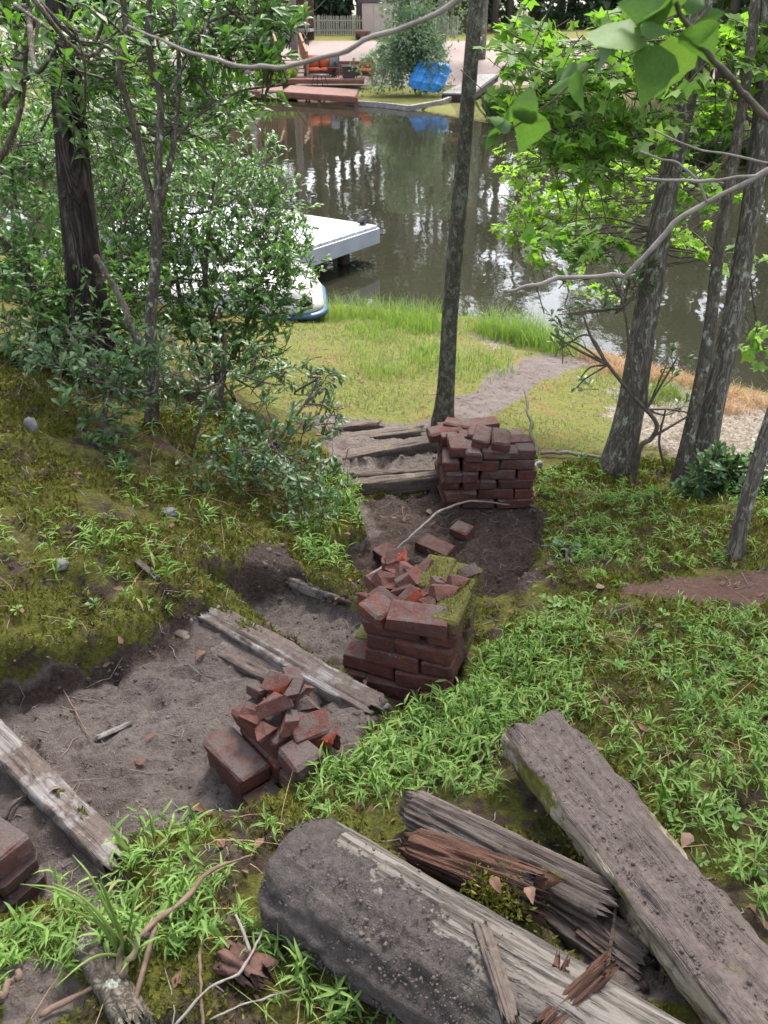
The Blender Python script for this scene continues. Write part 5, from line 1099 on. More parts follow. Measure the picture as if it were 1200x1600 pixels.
# leafy trees on the left shore beyond the shrubs
YE = 8.2
bush('leafy_tree', 'pale-leaved young tree filling the upper left behind the forking stems', (300, 560), [[(262,470,YE,12),(255,300,YE,10),(240,120,YE,8),(235,-40,YE,6)], [(255,330,YE,7),(330,180,YE,5),(360,60,YE,4)]],
  [(200,120,YE,.6,.6,.5,120),(310,170,YE,.5,.6,.4,110),(320,50,YE+.3,.5,.6,.4,90),(200,270,YE,.6,.6,.4,100),(330,270,YE,.4,.5,.3,70),(110,180,YE+.3,.6,.6,.5,90),(230,20,YE,.5,.6,.4,70)], M['leafy'], .085, .42, 9, 120)
bush('leafy_tree', 'pale-leaved young tree behind the pine trunk at the left edge', (60, 560), [[(30,520,YE-.6,12),(20,300,YE-.6,10),(0,100,YE-.6,8)]],
  [(30,120,YE-.6,.5,.6,.5,100),(60,300,YE-.6,.5,.6,.5,100),(150,380,YE-.6,.5,.5,.3,70),(0,420,YE-.6,.4,.5,.4,70),(90,20,YE-.3,.5,.6,.4,70)], M['leafy'], .08, .42, 9, 120)
# leaves overhanging at the top left, close to the lens
g = np.array([-1.15, 1.5, 1.6]); t_l2 = empty('overhanging_shrub', g, label='shrub stems close to the lens at the upper left edge', cat='shrub')
src2 = stems(t_l2, [[(-80,330,2.1,12),(-10,260,2.1,10),(30,180,2.1,8),(42,60,2.1,6),(44,-40,2.1,5)]], M['bark_shrub'])
sprays(t_l2, [(20,60,2.0,.09,.1,.08,9),(95,60,1.7,.05,.06,.05,5),(10,120,2.0,.06,.08,.05,5),(190,30,2.1,.12,.1,.05,6)], M['bay'], M['bark_shrub'], OBOV, .04, .40, 5, 60, src=src2)
# ------------------------------------------------------------------ bare and leafy branches reaching into the frame
def branch(name, label, paths, mat, cat='branch', ns=10):
    a = pxpath(paths[0], 40); t = empty(name, a[0, :3], label=label, cat=cat); org = a[0, :3]
    for i, pts in enumerate(paths):
        s = pxpath(pts, 40 if i == 0 else 20); b = MB(); kk_ = np.arange(len(s))*1.; s[:, :3] += np.c_[fbm(kk_, kk_*0+i*3, .4, 2), fbm(kk_, kk_*0+5+i, .4, 2), fbm(kk_, kk_*0+9+i, .4, 2)]*s[:, 3:4]*1.3; b.tube(s[:, :3]-org, .78*s[:, 3]*(1+.35*fbm(kk_, kk_*0+i, .6, 2)), ns); b.build('limb' if i == 0 else 'twig', mat, t)
    return t
branch('bare_branch', 'bare grey branch slanting in from the right frame edge', [[(1290,225,1.95,13),(1200,268,1.95,12),(1110,312,1.95,11),(1035,370,1.95,11),(985,425,1.95,10),(965,432,1.95,10),(880,434,1.95,9),(830,448,1.95,8),(788,455,1.95,6)],
  [(1105,316,1.95,6),(1075,265,1.97,5),(1000,238,1.98,4)], [(1180,275,1.95,7),(1100,282,1.95,6),(1008,280,1.95,5)], [(975,430,1.95,5),(972,455,1.94,3)], [(1260,262,1.96,5),(1180,250,2.0,5),(1090,232,2.0,4),(1020,203,2.0,3)]], M['twig'])
branch('bare_branch', 'blurred bare branch curving across the view of the far deck', [[(760,-40,1.0,12),(700,12,1.0,11),(600,52,1.0,10),(520,86,1.0,9),(440,104,1.0,9),(372,102,1.0,8),(277,74,1.02,6),(200,40,1.05,4)]], M['twig'])
fb = branch('leafy_branch', 'out-of-focus leafy branch hanging close at the upper right', [[(1300,260,.95,16),(1200,180,.95,14),(1130,110,.95,12),(1077,46,.95,10),(1040,-30,.95,8)], [(1077,46,.95,6),(1000,60,.95,5),(930,95,.95,4),(860,160,.95,4),(790,205,.97,3),(750,215,.97,2)], [(1150,130,.95,5),(1135,165,.95,4),(1130,180,.95,3)], [(1077,46,.95,5),(1110,10,.95,4),(1140,-30,.95,3)]], M['twigdark'])
fo = np.array(fb.location); mel = mesh_np('leaf', OVATE[0], [OVATE[1]], M['birch'], {'rnd': np.zeros(len(OVATE[0]))})
for (bx0, by0, tx, ty, asp, roll) in [(985,30,915,120,.75,.5),(940,60,945,150,.6,.9),(1000,40,1060,60,.55,-.6),(1075,60,1010,165,.75,-.2),(1030,70,1005,180,.85,.3),(920,100,850,165,.6,.8),(900,110,905,185,.5,-.7),(840,160,790,180,.75,.1),(830,170,820,235,.7,.4),(800,195,745,190,.6,.7),(780,205,745,240,.6,-.6),(1080,40,1120,95,.7,.4),(1050,10,960,10,.8,.2),(1100,10,1040,-10,.7,.6),(1090,30,1150,20,.6,-.3),(900,95,870,140,.5,.5),(790,205,765,165,.5,.3),(1060,20,1000,-20,.8,-.4)]:
    tx = bx0+(tx-bx0)*.8; ty = by0+(ty-by0)*.8; a = Pd(bx0, by0, .95+jit(.03)); e = Pd(tx, ty, .95+jit(.05)); d = e-a; L = np.linalg.norm(d); t = d/L; vw = nrm(a-np.array([0, 0, CAMZ]))
    s = np.cross(vw, t); s /= np.linalg.norm(s); n = np.cross(t, s); c_, s_ = math.cos(roll), math.sin(roll); s2 = s*c_+n*s_; n2 = np.cross(t, s2)
    m = np.eye(4); m[:3, 0] = t*L; m[:3, 1] = s2*L*asp*.95; m[:3, 2] = n2*L; m[:3, 3] = a-fo
    o = link('leaf', mel, [c for c in fb.children if c.name.startswith('twig')][0 if bx0 < 1030 else 2]); o.matrix_local = Matrix(m.tolist())
# ------------------------------------------------------------------ far bank vegetation
def fartree(name, label, x, y, h, r, mat, cr, n=900, size=.3, tr=.22, c0=.45, group=None, leanx=0.0):
    z = float(gzs(x, y)); t = empty(name, (x, y, z), label=label, cat='tree', group=group)
    s = spath([[0, 0, -.1, tr*1.25], [leanx*.3, 0, h*.3, tr], [leanx*.7, 0, h*.65, tr*.7], [leanx, 0, h*.95, tr*.2]], 18); b = MB(); b.tube(s[:, :3], s[:, 3], 10, disp=bark_disp(int(x*3) % 7, .06))
    b.build('trunk', M['farbark'], t)
    nc = max(10, n//45); hh = rng.uniform(c0, 1.0, nc); rr = r*(1.0 if cr == 'oak' else 1.0)*np.sqrt(np.clip(1-((hh-(c0+.28*(1-c0)))/(1.02-c0))**2, .08, 1)) if cr == 'oak' else r*np.clip((1.08-hh)/(1.08-c0), .12, 1)
    an = rng.uniform(0, 2*math.pi, nc); rd = rr*rng.random(nc)**.55
    cl = np.stack([rd*np.cos(an)+leanx*hh, rd*np.sin(an), hh*h], -1); k = rng.integers(0, nc, n)
    pos = cl[k]+rng.normal(size=(n, 3))*np.array([.55, .55, .32])*r*.24; L = size*rng.uniform(.6, 1.5, n)
    V, F, rq = leaf_mesh(TRI1, pos, rdir(n, -.2), rdir(n, .8), L, L*.7, rng.random(n)); link('crown', mesh_np('crown', V, [F], mat, {'rnd': rq}), t, kind='stuff')
    b = MB()
    for i in range(min(nc, 12)):
        q = cl[i]; s = spath([[leanx*q[2]/h, 0, q[2]*.82, tr*.3], [q[0]*.5, q[1]*.5, q[2]*.93, tr*.2], [*q, .02]], 6); b.tube(s[:, :3], s[:, 3], 5)
    b.build('limbs', M['farbark'], t); return t
FT = [('grey straight trunk on the mulch slope above the far deck', 459, 50, 17, 2.6, 'fartree', 'oak', .17), ('grey trunk standing right of the pale shed', 648, 52, 18, 3.0, 'fartree', 'oak', .26), ('dark trunk right of the slim mottled tree on far bank', 752, 47, 17, 3.0, 'fartree', 'oak', .24),
      ('brown trunk between the pale shed and the brown cabin', 690, 58, 18, 2.8, 'fartree', 'oak', .26)]
for lab, px, y, h, r, mt, cr, tr in FT: fartree('far_tree', lab, W(px, 50, y)[0], y, h, r, M[mt], cr, 1500, .30, tr, .5)
# far-off wood behind the lots and along the sides: reads as one mass
def wood(name, label, spots, mats):
    vb = MB(); lv = {0: [], 1: []}; lf = []
    Vs, Fs_, Rs, n0 = [], [], [], 0
    for (x, y, h, r, c0) in spots:
        z = float(gzs(np.clip(x, -150, 150), y)); tr = h*.012+.03
        vb.tube([(x, y, z-.2), (x+jit(.3), y, z+h*.5), (x+jit(.5), y, z+h*.97)], [tr*1.2, tr*.8, tr*.2], 7)
        n = int(680*r/2.5); nc = 16; hh = rng.uniform(c0, 1, nc); an = rng.uniform(0, 6.28, nc); rd = r*np.sqrt(np.clip(1.05-hh, .05, 1))*rng.random(nc)**.5*1.2
        cl = np.stack([rd*np.cos(an)+x, rd*np.sin(an)+y, z+hh*h], -1); k = rng.integers(0, nc, n)
        pos = cl[k]+rng.normal(size=(n, 3))*np.array([.5, .5, .4])*r*.33; L = .42*rng.uniform(.6, 1.5, n)
        V, F, q = leaf_mesh(TRI1, pos, rdir(n, -.2), rdir(n, .8), L, L*.75, rng.random(n)); Vs.append(V); Fs_.append(F+n0); Rs.append(q); n0 += len(V)
    o = empty(name, (0, 0, 0), label=label, cat='woodland', kind='stuff'); vb.build('trunks', M['farbark'], o)['kind'] = 'stuff'
    link('foliage', mesh_np('foliage', np.concatenate(Vs), [np.concatenate(Fs_)], mats, {'rnd': np.concatenate(Rs)}), o, kind='stuff')
sp1 = [(rng.uniform(-30, 30), rng.uniform(68, 80), rng.uniform(15, 22), rng.uniform(2.2, 3.6), rng.uniform(.03, .25)) for _ in range(60)]
sp1 += [(rng.uniform(-38, 38), rng.uniform(80, 100), rng.uniform(17, 25), rng.uniform(3, 4.2), rng.uniform(.0, .12)) for _ in range(50)]
sp1 += [(rng.uniform(-34, 34), rng.uniform(70, 76), rng.uniform(4, 7), rng.uniform(2.2, 3.4), 0.0) for _ in range(46)]
sp1 = [q if not (-.16 < q[0]/q[1] < -.02 and q[2] > 8) else (q[0], q[1], q[2], q[3]*.85, .45) for q in sp1]
wood('far_wood', 'dark wood closing the view behind the fence and shed', sp1, M['farpine'])
sp2 = []
for _ in range(64):
    y = rng.uniform(9, 40); x = 15+rng.uniform(1, 12)+(3 if y < 20 else -max(0, (y-22))*.35); sp2.append((x, y, rng.uniform(12, 20), rng.uniform(2.4, 3.6), rng.uniform(.0, .08)))
wood('far_wood', 'leafy wood along the right bank seen between the sweetgum leaves', sp2, M['fartree'])
sp3 = []
for _ in range(26):
    y = rng.uniform(14, 44); x = -(np.interp(y, [14, 20, 30, 44], [8.5, 12, 16, 14])+rng.uniform(.5, 9)); sp3.append((x, y, rng.uniform(5, 13), rng.uniform(1.6, 2.8), rng.uniform(.0, .15)))
wood('far_wood', 'bright leafy wood along the left bank behind the shrubs', sp3, M['fartree'])
# weeping shrub over the far water edge
wc = W(625, 120, 38.6); g = np.array([wc[0]+.5, 39.6, .15]); ws = empty('weeping_shrub', g, label='pale weeping shrub arching over the far water edge', cat='shrub')
b = MB(); n = 11000; pos = []; 
for i in range(130):
    a = rng.uniform(0, 6.28); rr = rng.uniform(.3, 2.35); top = np.array([.25*math.cos(a)*rr+.2, .25*math.sin(a)*rr, rng.uniform(1.6, 3.3)]); tip = np.array([math.cos(a)*rr*(.9 if math.cos(a) > 0 else 1.05)-.1, math.sin(a)*rr*.6-.5, rng.uniform(.1, 1.5)])
    s = spath([[.2, 0, 0, .03], [*(top*[.5, .5, .6]), .02], [*top, .012], [*((top+tip)/2+[0, 0, .35]), .008], [*tip, .004]], 22)
    if i < 40: b.tube(s[:, :3], s[:, 3], 4, False)
    k = rng.integers(9, 22, n//130); pos.append(s[k, :3]+rng.normal(size=(len(k), 3))*.10)
b.build('stems', M['farbark'], ws); pos = np.concatenate(pos); n = len(pos); L = .16*rng.uniform(.6, 1.4, n)
leaves_obj('leaves', M['willow'], ws, TRI1, pos+g, rdir(n, -.5), rdir(n, .7), L, L*.5)
# willowy boughs hanging in from the upper right of the far bank
g = np.array([W(700, 40, 38)[0], 38., .4]); hb_ = empty('hanging_bough_tree', g, label='drooping pale-leaved tree beside the grey trunk above the blue shell', cat='tree')
b = MB(); b.tube([(1.2, 1.5, 0), (1.1, 1.4, 2.5), (.6, 1.2, 5)], [.12, .1, .06], 8); b.build('trunk', M['farbark'], hb_); pos = []
for i in range(60):
    x0 = rng.uniform(-2.6, 1.6); z1 = rng.uniform(1.2, 2.6); s = spath([[.6, 1.2, 5, .03], [x0*.7, .6, 4.6, .02], [x0, rng.uniform(-.4, .4), 3.4, .01], [x0+.1, rng.uniform(-.4, .4), z1, .004]], 18); b2 = s[8:]
    pos.append(b2[rng.integers(0, len(b2), 46), :3]+rng.normal(size=(46, 3))*.12)
pos = np.concatenate(pos); n = len(pos); L = .15*rng.uniform(.6, 1.4, n); leaves_obj('leaves', M['willow'], hb_, TRI1, pos+g, rdir(n, -.6), rdir(n, .6), L, L*.5)
# brush along the far shores: grass skirts
def farbrush(name, label, pts, mat, hgt, n, wd=.03):
    k = rng.integers(0, len(pts), n); p = np.array(pts)[k]+rng.normal(size=(n, 2))*.35; z = gzs(p[:, 0], p[:, 1]); pos = np.c_[p, z]; D = rdir(n, 1.6)
    keep = z > .0; pos, D = pos[keep], D[keep]; n = len(pos); L = hgt*rng.uniform(.4, 1.3, n); V, F, q = leaf_mesh(TRI1, pos, D, rdir(n), L, np.full(n, wd)*1.6+L*.08, rng.random(n)); link(name, mesh_np(name, V, [F], mat, {'rnd': q}), None, label=label, cat='brush', kind='stuff')
lp = [tuple(np.array(POND[i])+(np.array(POND[i+1])-np.array(POND[i]))*f) for i in range(8, len(POND)-9) for f in np.linspace(0, 1, 8)]
farbrush('bank_brush', 'low green brush along the far right water edge', [p for p in lp if p[1] > 11 and p[0] > 3.6], M['fartree'], .8, 9000, .06)
bl = [(-15.3+i*.1, 30+i*.25) for i in range(40)]+[(-12.4+i*.13, 41.5+.02*i) for i in range(60)]+[(-11.3-.1*i, 20.5+.27*i) for i in range(36)]+[(-8-.1*i, 14.5+.2*i) for i in range(30)]
farbrush('bank_brush', 'bright green brush along the left pond bank by the deck', bl, M['shoregrass'], .9, 9000, .05)
# ------------------------------------------------------------------ ground cover
SEGS = []
def excl(a, b, r): SEGS.append((np.asarray(a)[:2], np.asarray(b)[:2], r))
excl(ba, bb_, .10); excl(la, lb, .12); excl(P(640,1262,1.40), P(950,1420,1.43), .05); excl(P(640,1322,1.41), P(838,1398,1.45), .05); excl(P(930,1400,1.42), P(1040,1540,1.42), .05)
def rotl(o, x, y): a = o.rotation_euler[2]; return np.array([o.location[0]+x*math.cos(a)-y*math.sin(a), o.location[1]+x*math.sin(a)+y*math.cos(a)])
excl(rotl(mid, -.17, .1), rotl(mid, -.17, .25), .20); excl(rotl(near, .0, .1), rotl(near, .0, .3), .16); excl(rotl(back, .12, .2), rotl(back, .4, .2), .18)
def blocked(x, y):
    m = np.zeros(len(x), bool)
    for a, b, r in SEGS:
        d = b-a; t = np.clip(((x-a[0])*d[0]+(y-a[1])*d[1])/(d@d+1e-9), 0, 1); m |= np.hypot(x-a[0]-t*d[0], y-a[1]-t*d[1]) < r
    return m
def scatter(polys, n, xr, yr, soft=25, clump=None, dirtmax=.5):
    """n candidate ground points; polys: (pixel polygon, density 0..1)"""
    x = rng.uniform(*xr, n); y = rng.uniform(*yr, n); z = gzs(x, y); px, py = proj(x, y, z); d = np.zeros(n)
    for pl, dn in polys: d = np.maximum(d, dn*sstep(-soft, soft, polysd(pl, px, py)))
    if clump: d = d*np.clip(.55+clump[1]*fbm(x, y, clump[0], 4, 5), .14, 1.25)
    d = np.where(samp(dirt, x, y) > dirtmax, d*.02, d)
    k = (rng.random(n) < d) & ~blocked(x, y); return x[k], y[k], z[k]
def stilt(name, label, x, y, z, hgt, leafL, mat, nl=(5, 9), sprawl=.5):
    n = len(x); base = np.c_[x, y, z-.005]; az = rng.uniform(0, 2*math.pi, n); h = hgt*np.clip(.35+.55*rng.exponential(1, n), .3, 2.0)
    lean = rng.uniform(.1, sprawl, n); top = base+np.c_[np.cos(az)*h*lean, np.sin(az)*h*lean, h]
    V, F, r = leaf_mesh(TRI1, base, top-base, rdir(n), np.linalg.norm(top-base, axis=1), np.full(n, .0022), np.full(n, .5)); Vs, Fs_, Rs = [V], [F], [r]; n0 = len(V)
    P_, D_, U_, L_, R_ = [], [], [], [], []
    pr = rng.random(n)
    for j in range(nl[1]):
        k = rng.random(n) < np.interp(j, [nl[0], nl[1]], [1, .35]); f = (.25+.75*(j+.6*rng.random(n))/nl[1])[k]
        p = base[k]+(top-base)[k]*np.minimum(f, 1)[:, None]; a = az[k]+(j % 2)*math.pi+rng.normal(size=k.sum())*.9+1.2; el = rng.normal(.25, .35, k.sum())
        P_.append(p); D_.append(np.c_[np.cos(a)*np.cos(el), np.sin(a)*np.cos(el), np.sin(el)]); U_.append(rdir(k.sum(), 1.6)); L_.append(leafL*(np.clip(h[k]/hgt, .6, 1.35))*rng.uniform(.55, 1.25, k.sum())); R_.append(np.clip(np.where(rng.random(k.sum()) < .03, .99, pr[k]*.9+rng.normal(size=k.sum())*.15), 0, .99))
    L = np.concatenate(L_); V, F, r = leaf_mesh(LANCE, np.concatenate(P_), np.concatenate(D_), np.concatenate(U_), L, L*.16, np.concatenate(R_)); Vs.append(V); Rs.append(r)
    me = mesh_np(name, np.concatenate(Vs), [Fs_[0], F+n0], mat, {'rnd': np.concatenate(Rs)}); link(name, me, None, label=label, cat='ground cover', kind='stuff')
D1 = [([(430,1262),(560,1165),(700,1085),(770,1015),(900,965),(920,970),(930,1130),(900,1130),(790,1140),(830,1240),(640,1240),(500,1280)], .85), ([(880,970),(1000,960),(1230,955),(1230,1110),(900,1130)], .34), ([(880,1130),(1230,1090),(1230,1470),(1050,1300)], .28)]
x, y, z = scatter(D1, 12500, (-.35, 1.35), (.7, 2.6), 18, (3.0, 1.5)); stilt('stilt_grass', 'bright lance-leaved seedlings carpeting the right bank', x, y, z, .06, .032, M['stilt'])
D2 = [([(90,1430),(200,1345),(300,1290),(430,1275),(405,1370),(480,1440),(620,1540),(680,1620),(460,1620),(400,1480),(250,1500),(130,1500)], .9), ([(-20,1465),(110,1400),(165,1440),(110,1530),(-20,1570)], .7), ([(380,1480),(470,1470),(600,1600),(400,1600)], .35)]
x, y, z = scatter(D2, 5600, (-.9, .3), (.45, 1.7), 14, (3.4, 1.6), .8); stilt('stilt_grass', 'bright lance-leaved seedlings in the lower left around the root', x, y, z, .06, .032, M['stilt'])
D3 = [([(-40,860),(120,800),(330,860),(365,935),(150,1010),(-40,1010)], .26), ([(465,770),(560,720),(595,830),(540,895),(470,870)], .8), ([(250,600),(430,700),(470,860),(330,850),(150,760)], .07), ([(-40,700),(200,760),(200,860),(-40,850)], .03)]
x, y, z = scatter(D3, 9000, (-2.2, .1), (1.6, 4.4), 20, (3, 1.6)); stilt('stilt_grass', 'scattered bright seedlings over the mossy left bank', x, y, z, .07, .042, M['stilt'])
D4 = [([(850,760),(1010,770),(1120,830),(1210,880),(1010,890),(850,900)], .5), ([(830,720),(960,730),(950,760),(830,760)], .4), ([(850,900),(960,930),(830,1000),(790,1000)], .5), ([(1020,720),(1240,760),(1240,830),(1000,760)], .4)]
x, y, z = scatter(D4, 9000, (.5, 2.6), (2.1, 4.6), 20, (3, 1.4)); stilt('stilt_grass', 'thin seedlings on the mossy slope right of the trench', x, y, z, .045, .034, M['stilt'])
def blades(name, label, x, y, z, h, wd, mat, bend=.5, cat='grass', seg=3):
    n = len(x); base = np.c_[x, y, z-.01]; az = rng.uniform(0, 2*math.pi, n); H = h*rng.uniform(.45, 1.25, n); b = bend*rng.uniform(.2, 1.3, n)
    o = np.c_[np.cos(az), np.sin(az), 0*az]; s = np.c_[-np.sin(az), np.cos(az), 0*az]; rows = []
    for i in range(seg+1):
        u = i/seg; c = base+o*(b*H*u*u)[:, None]+np.array([0, 0, 1])*(H*(u-.28*b*u*u))[:, None]; w_ = wd*(1-u)**.7*.5
        rows.append(np.stack([c-s*w_, c+s*w_], 1) if i < seg else c[:, None])
    V = np.concatenate(rows, 1); k = V.shape[1]; q = np.arange(n)[:, None]*k
    F4 = np.concatenate([q+np.array([[2*i, 2*i+1, 2*i+3, 2*i+2]]) for i in range(seg-1)]); F3 = q+np.array([[2*seg-2, 2*seg-1, 2*seg]])
    return link(name, mesh_np(name, V.reshape(-1, 3), [F4, F3], mat, {'rnd': np.repeat(rng.random(n)*.9, k)}), None, label=label, cat=cat, kind='stuff')
LW = [(LAWN_PX[0], .9), (LAWN_PX[1], .8)]
x, y, z = scatter(LW, 60000, (-3.2, 2.6), (4.6, 9.7), 25, (1.4, 1.5)); k = samp(path, x, y) < .4; blades('lawn_grass', 'short yellow-green grass on the lawn by the pond', x[k], y[k], z[k], .05, .006, M['lawn'], .9, seg=2)
TG = [([(540,520),(620,480),(700,500),(690,580),(600,600),(540,570)], .8), ([(700,560),(790,545),(800,600),(720,620)], .6)]
x, y, z = scatter(TG, 15000, (-1.2, 1.6), (6.2, 9.7), 14, (2.2, 1.7)); blades('tall_grass', 'tall fresh grass at the water edge left of slim trunk', x, y, z, .15, .007, M['shoregrass'], .7)
def tufts(name, label, px_list, nb_, h, wd, mat, r=.10, bend=.7):
    X_, Y_ = [], []
    for px, py in px_list:
        p = GP(px, py); X_.append(p[0]+rng.normal(size=nb_)*r); Y_.append(p[1]+rng.normal(size=nb_)*r*.8)
    x = np.concatenate(X_); y = np.concatenate(Y_); z = gzs(x, y); k = z > -.02; return blades(name, label, x[k], y[k], z[k], h, wd, mat, bend)
tufts('tall_grass', 'bright grass tussocks on the shore right of the slim trunk', [(780,528),(810,535),(840,540),(765,520),(870,552),(825,525)], 300, .32, .006, M['shoregrass'], .14)
tufts('tall_grass', 'tall upright grass behind the lawn beside the boat', [(640,500),(620,510),(660,515),(680,505),(600,500),(580,495),(540,495),(520,500)], 170, .30, .006, M['shoregrass'], .15, .6)
tufts('dry_grass', 'dry orange-tan grass along the right shore', [(925,562),(955,570),(985,578),(1010,584),(1040,592),(1080,602),(1120,615),(1160,625),(1190,635),(970,585),(1000,590),(1130,640)], 420, .13, .005, M['drygrass'], .12, 1.0)
tufts('tall_grass', 'green grass clump behind the thick lichen-marked trunk', [(1030,615),(1045,622),(1010,625)], 300, .14, .006, M['lawn'], .10, .7)
# the upright grass plant in the lower left
p = GP(205, 1512); gp = empty('grass_plant', p, label='tall upright grass plant in front of the left timber', cat='plant')
for i in range(11):
    a = rng.uniform(0, 6.28); H = rng.uniform(.13, .30); bd = rng.uniform(.02, .16); s = spath([[0.012*math.cos(a*3), .012*math.sin(a*3), -.01, .0035], [math.cos(a)*bd*.25, math.sin(a)*bd*.25, H*.5, .0030], [math.cos(a)*bd*.6, math.sin(a)*bd*.6, H*.85, .0024], [math.cos(a)*bd*1.1, math.sin(a)*bd*1.1, H*rng.uniform(.88, 1.05), .0006]], 12)
    b = MB(); b.tube(s[:, :3], s[:, 3], 5); b.build('blade', M['shoregrass'], gp)
x, y, z = scatter([(D1[0][0], .7), (D1[1][0], .6), (D4[0][0], .4), (D2[0][0], .7)], 11000, (-.9, 2.2), (.5, 4.0), 20, (1.5, 1.8)); blades('thin_grass', 'wispy thin grass blades among the seedlings on the right bank', x, y, z, .12, .0035, M['lawn'], .9)
# broad-leaved weeds mixed into the seedlings, and straw
x, y, z = scatter([(D1[0][0], .5), (D1[1][0], .5), (D1[2][0], .5), (D2[0][0], .5), (D3[0][0], .25), (D4[0][0], .4), (D4[2][0], .4)], 2600, (-1.6, 2.0), (.6, 4.0), 20, (2.0, 2.0)); n = len(x); rep = 6
pz = np.repeat(np.c_[x, y, z+.008], rep, 0); az = np.tile(np.arange(rep)*2*math.pi/rep, n)+np.repeat(rng.uniform(0, 6, n), rep); el = rng.uniform(.05, .7, n*rep); Lw = np.repeat(rng.uniform(.012, .034, n), rep)*rng.uniform(.6, 1.2, n*rep)
pz[:, 2] += rng.uniform(0, .02, n*rep); V, F, q = leaf_mesh(OBOV, pz, np.c_[np.cos(az)*np.cos(el), np.sin(az)*np.cos(el), np.sin(el)], rdir(n*rep, 2.0), Lw, Lw*.5, np.repeat(rng.random(n)*.9, rep)); link('low_weeds', mesh_np('low_weeds', V, [F], M['leafy'], {'rnd': q}), None, label='small round-leaved weeds among the seedlings on both banks', cat='weeds', kind='stuff')
x, y, z = scatter([(D1[0][0], .5), (D1[1][0], .6), (D1[2][0], .7), (D2[0][0], .6), (D4[0][0], .6), (D3[0][0], .5), (D3[2][0], .6)], 2600, (-2, 2.2), (.6, 4.0), 20); blades('dead_straw', 'dead straw blades lying through the green seedlings', x, y, z+.004, .09, .0028, M['drygrass'], 2.2)
# moss fuzz
nM = 230000; x = rng.uniform(-2.4, 2.4, nM); y = .55+3.9*rng.random(nM)**1.25; z = gzs(x, y); mz = samp(mossz, x, y); k = (mz > .5) & (fbm(x, y, 4.5, 3, 1) > -.22) & ~blocked(x, y); x, y, z = x[k], y[k], z[k]; n = len(x)
L = .012*rng.uniform(.6, 1.6, n)*(1+.25*y); V, F, q = leaf_mesh((TRI1[0][[0, 1, 2, 3]]*[1, 1, .2], TRI1[1]), np.c_[x, y, z-.003], rdir(n, 1.0), rdir(n), L, L*.34, rng.random(n))
link('moss_carpet', mesh_np('moss_carpet', V, [F], M['mossblade'], {'rnd': q}), None, label='olive moss cushions covering both banks', cat='moss', kind='stuff')
# leaf litter, fine twigs and root hairs
nL = 12000; x = rng.uniform(-2.8, 3.4, nL); y = .6+8.4*rng.random(nL); z = gzs(x, y); dd = samp(dirt, x, y); k = (rng.random(nL) < np.where(dd > .5, .10, .45)) & ~blocked(x, y); x, y, z = x[k], y[k], z[k]; n = len(x); L = rng.uniform(.012, .042, n)
V, F, q = leaf_mesh(OBOV, np.c_[x, y, z+.006], rdir(n, 0, .25), rdir(n, 2.0), L, L*.5, rng.random(n)); link('leaf_litter', mesh_np('leaf_litter', V, [F], M['deadleaf']), None, label='scattered brown fallen leaves on moss and soil', cat='leaf litter', kind='stuff')
bm_ = MB(); nT = 3200; x = rng.uniform(-2.2, 2.8, nT); y = .7+7*rng.random(nT); z = gzs(x, y); a = rng.uniform(0, 6.28, nT); ok = ~blocked(x, y)
for i in range(nT):
    if not ok[i]: continue
    l_ = rng.exponential(.018)+.008; d = np.array([math.cos(a[i]), math.sin(a[i])]); u = np.linspace(-1, 1, 4); xx = x[i]+d[0]*u*l_+rng.normal(size=4)*.006; yy = y[i]+d[1]*u*l_+rng.normal(size=4)*.006
    zz = gzs(xx, yy)+.004; bm_.tube(np.c_[xx, yy, zz], [.0012, .0016, .0014, .0008], 4, False)
bm_.build('twig_litter', M['twig'], None, label='fine fallen twigs and root hairs on the soil', cat='twig litter', kind='stuff')
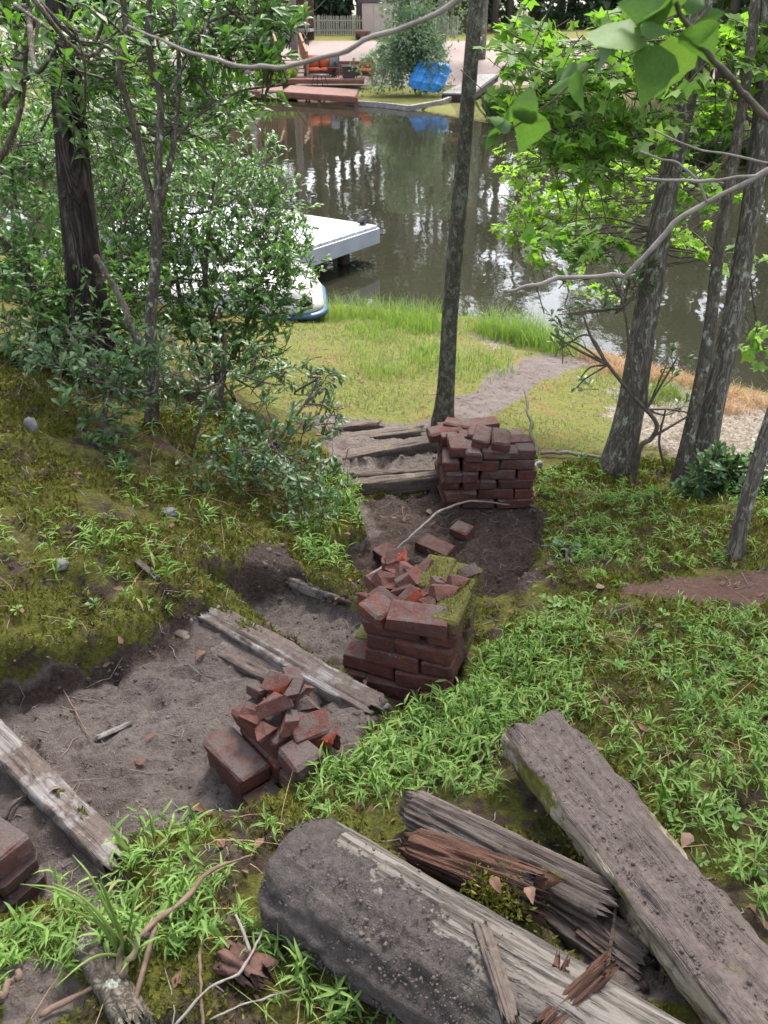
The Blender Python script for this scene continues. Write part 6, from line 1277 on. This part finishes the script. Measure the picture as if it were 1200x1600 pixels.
# larger fallen leaves one can pick out
for px, py, lab, L in [(430,1118,'curled tan leaf beside the half-buried board', .035), (320,1025,'pair of pale curled leaves near the left bank edge', .05), (228,1198,'grey-green fallen leaf alone on bare soil', .045), (300,1268,'dull grey leaf at the edge of the left timber', .05), (885,823,'pale grey bark leaf on the right mossy slope', .06), (938,928,'pale wood-like leaf at the edge of the red soil', .06), (665,797,'white leaf scrap in front of the tall squared stack', .06), (760,1432,'orange-brown leaf in the hollow between the logs', .04), (815,1440,'rust dead leaf right of the mossy stick', .04), (1075,1310,'tan dead leaf beside the beam edge', .05), (1165,1140,'small brown leaf on the right bank at the edge', .035)]:
    p = GP(px, py); tv, tf = OVATE; V = tv.copy(); V[:, 2] += .10*np.sin(V[:, 0]*5)+.12*np.sin(V[:, 1]*7+px); V *= L*np.array([.85, .6, .6]); a = random.uniform(0, 6.28); V = V@np.array([[math.cos(a), math.sin(a), 0], [-math.sin(a), math.cos(a), 0], [0, 0, 1]])
    hz = .11 if 'logs' in lab or 'mossy stick' in lab else .018
    o = link('fallen_leaf', mesh_np('fallen_leaf', V, [tf], M['deadleaf'], {'rnd': np.full(len(V), random.random())}), None, label=lab, cat='leaf', group='fallen leaves'); o.location = tuple(p+[0, 0, hz])
# moss tufts on the brick pile and the logs
def mossy(name, label, segs, n, spread, L0=.011):
    P_ = []
    for a, b_ in segs: a = np.asarray(a); b_ = np.asarray(b_); u = rng.random((n, 1)); P_.append(a*(1-u)+b_*u+rng.normal(size=(n, 3))*spread)
    p = np.concatenate(P_); n = len(p); L = L0*rng.uniform(.5, 1.6, n); V, F, q = leaf_mesh(TRI1, p, rdir(n, .6), rdir(n), L, L*.4, rng.random(n)); link(name, mesh_np(name, V, [F], M['mossblade'], {'rnd': q}), None, label=label, cat='moss', kind='stuff')
mossy('moss_tuft', 'shaggy moss along the left edge of the heavy beam', [(P(870,1265,1.38), P(930,1370,1.40)), (P(960,1385,1.41), P(1000,1440,1.42)), (P(1040,1480,1.44), P(1085,1540,1.45))], 900, [.018, .018, .016])
mossy('moss_tuft', 'loose moss clump between the reddish log and round post', [(P(760,1385,1.47), P(800,1410,1.47))], 900, [.03, .03, .012])

def on_mid(x, y, z): q = rotl(mid, x, y); return np.array([q[0], q[1], mid.location[2]+z])
for lab, A, B_, nn, spx in [('moss furring the right-hand top of the rubble-heaped pile', on_mid(-.045, .06, CH*6.95), on_mid(-.045, .35, CH*6.95), 900, .026), ('moss dripping down the right edge of the rubble-heaped pile', on_mid(-.002, .06, CH*6.2), on_mid(-.002, .36, CH*6.2), 700, .010), ('moss patch at the back of the rubble-heaped pile', on_mid(-.14, .22, CH*6.95), on_mid(-.14, .36, CH*6.95), 400, .025)]:
    mossy('moss_tuft', lab, [(A, B_)], nn, [spx, spx, .003 if nn != 700 else .02], .007)
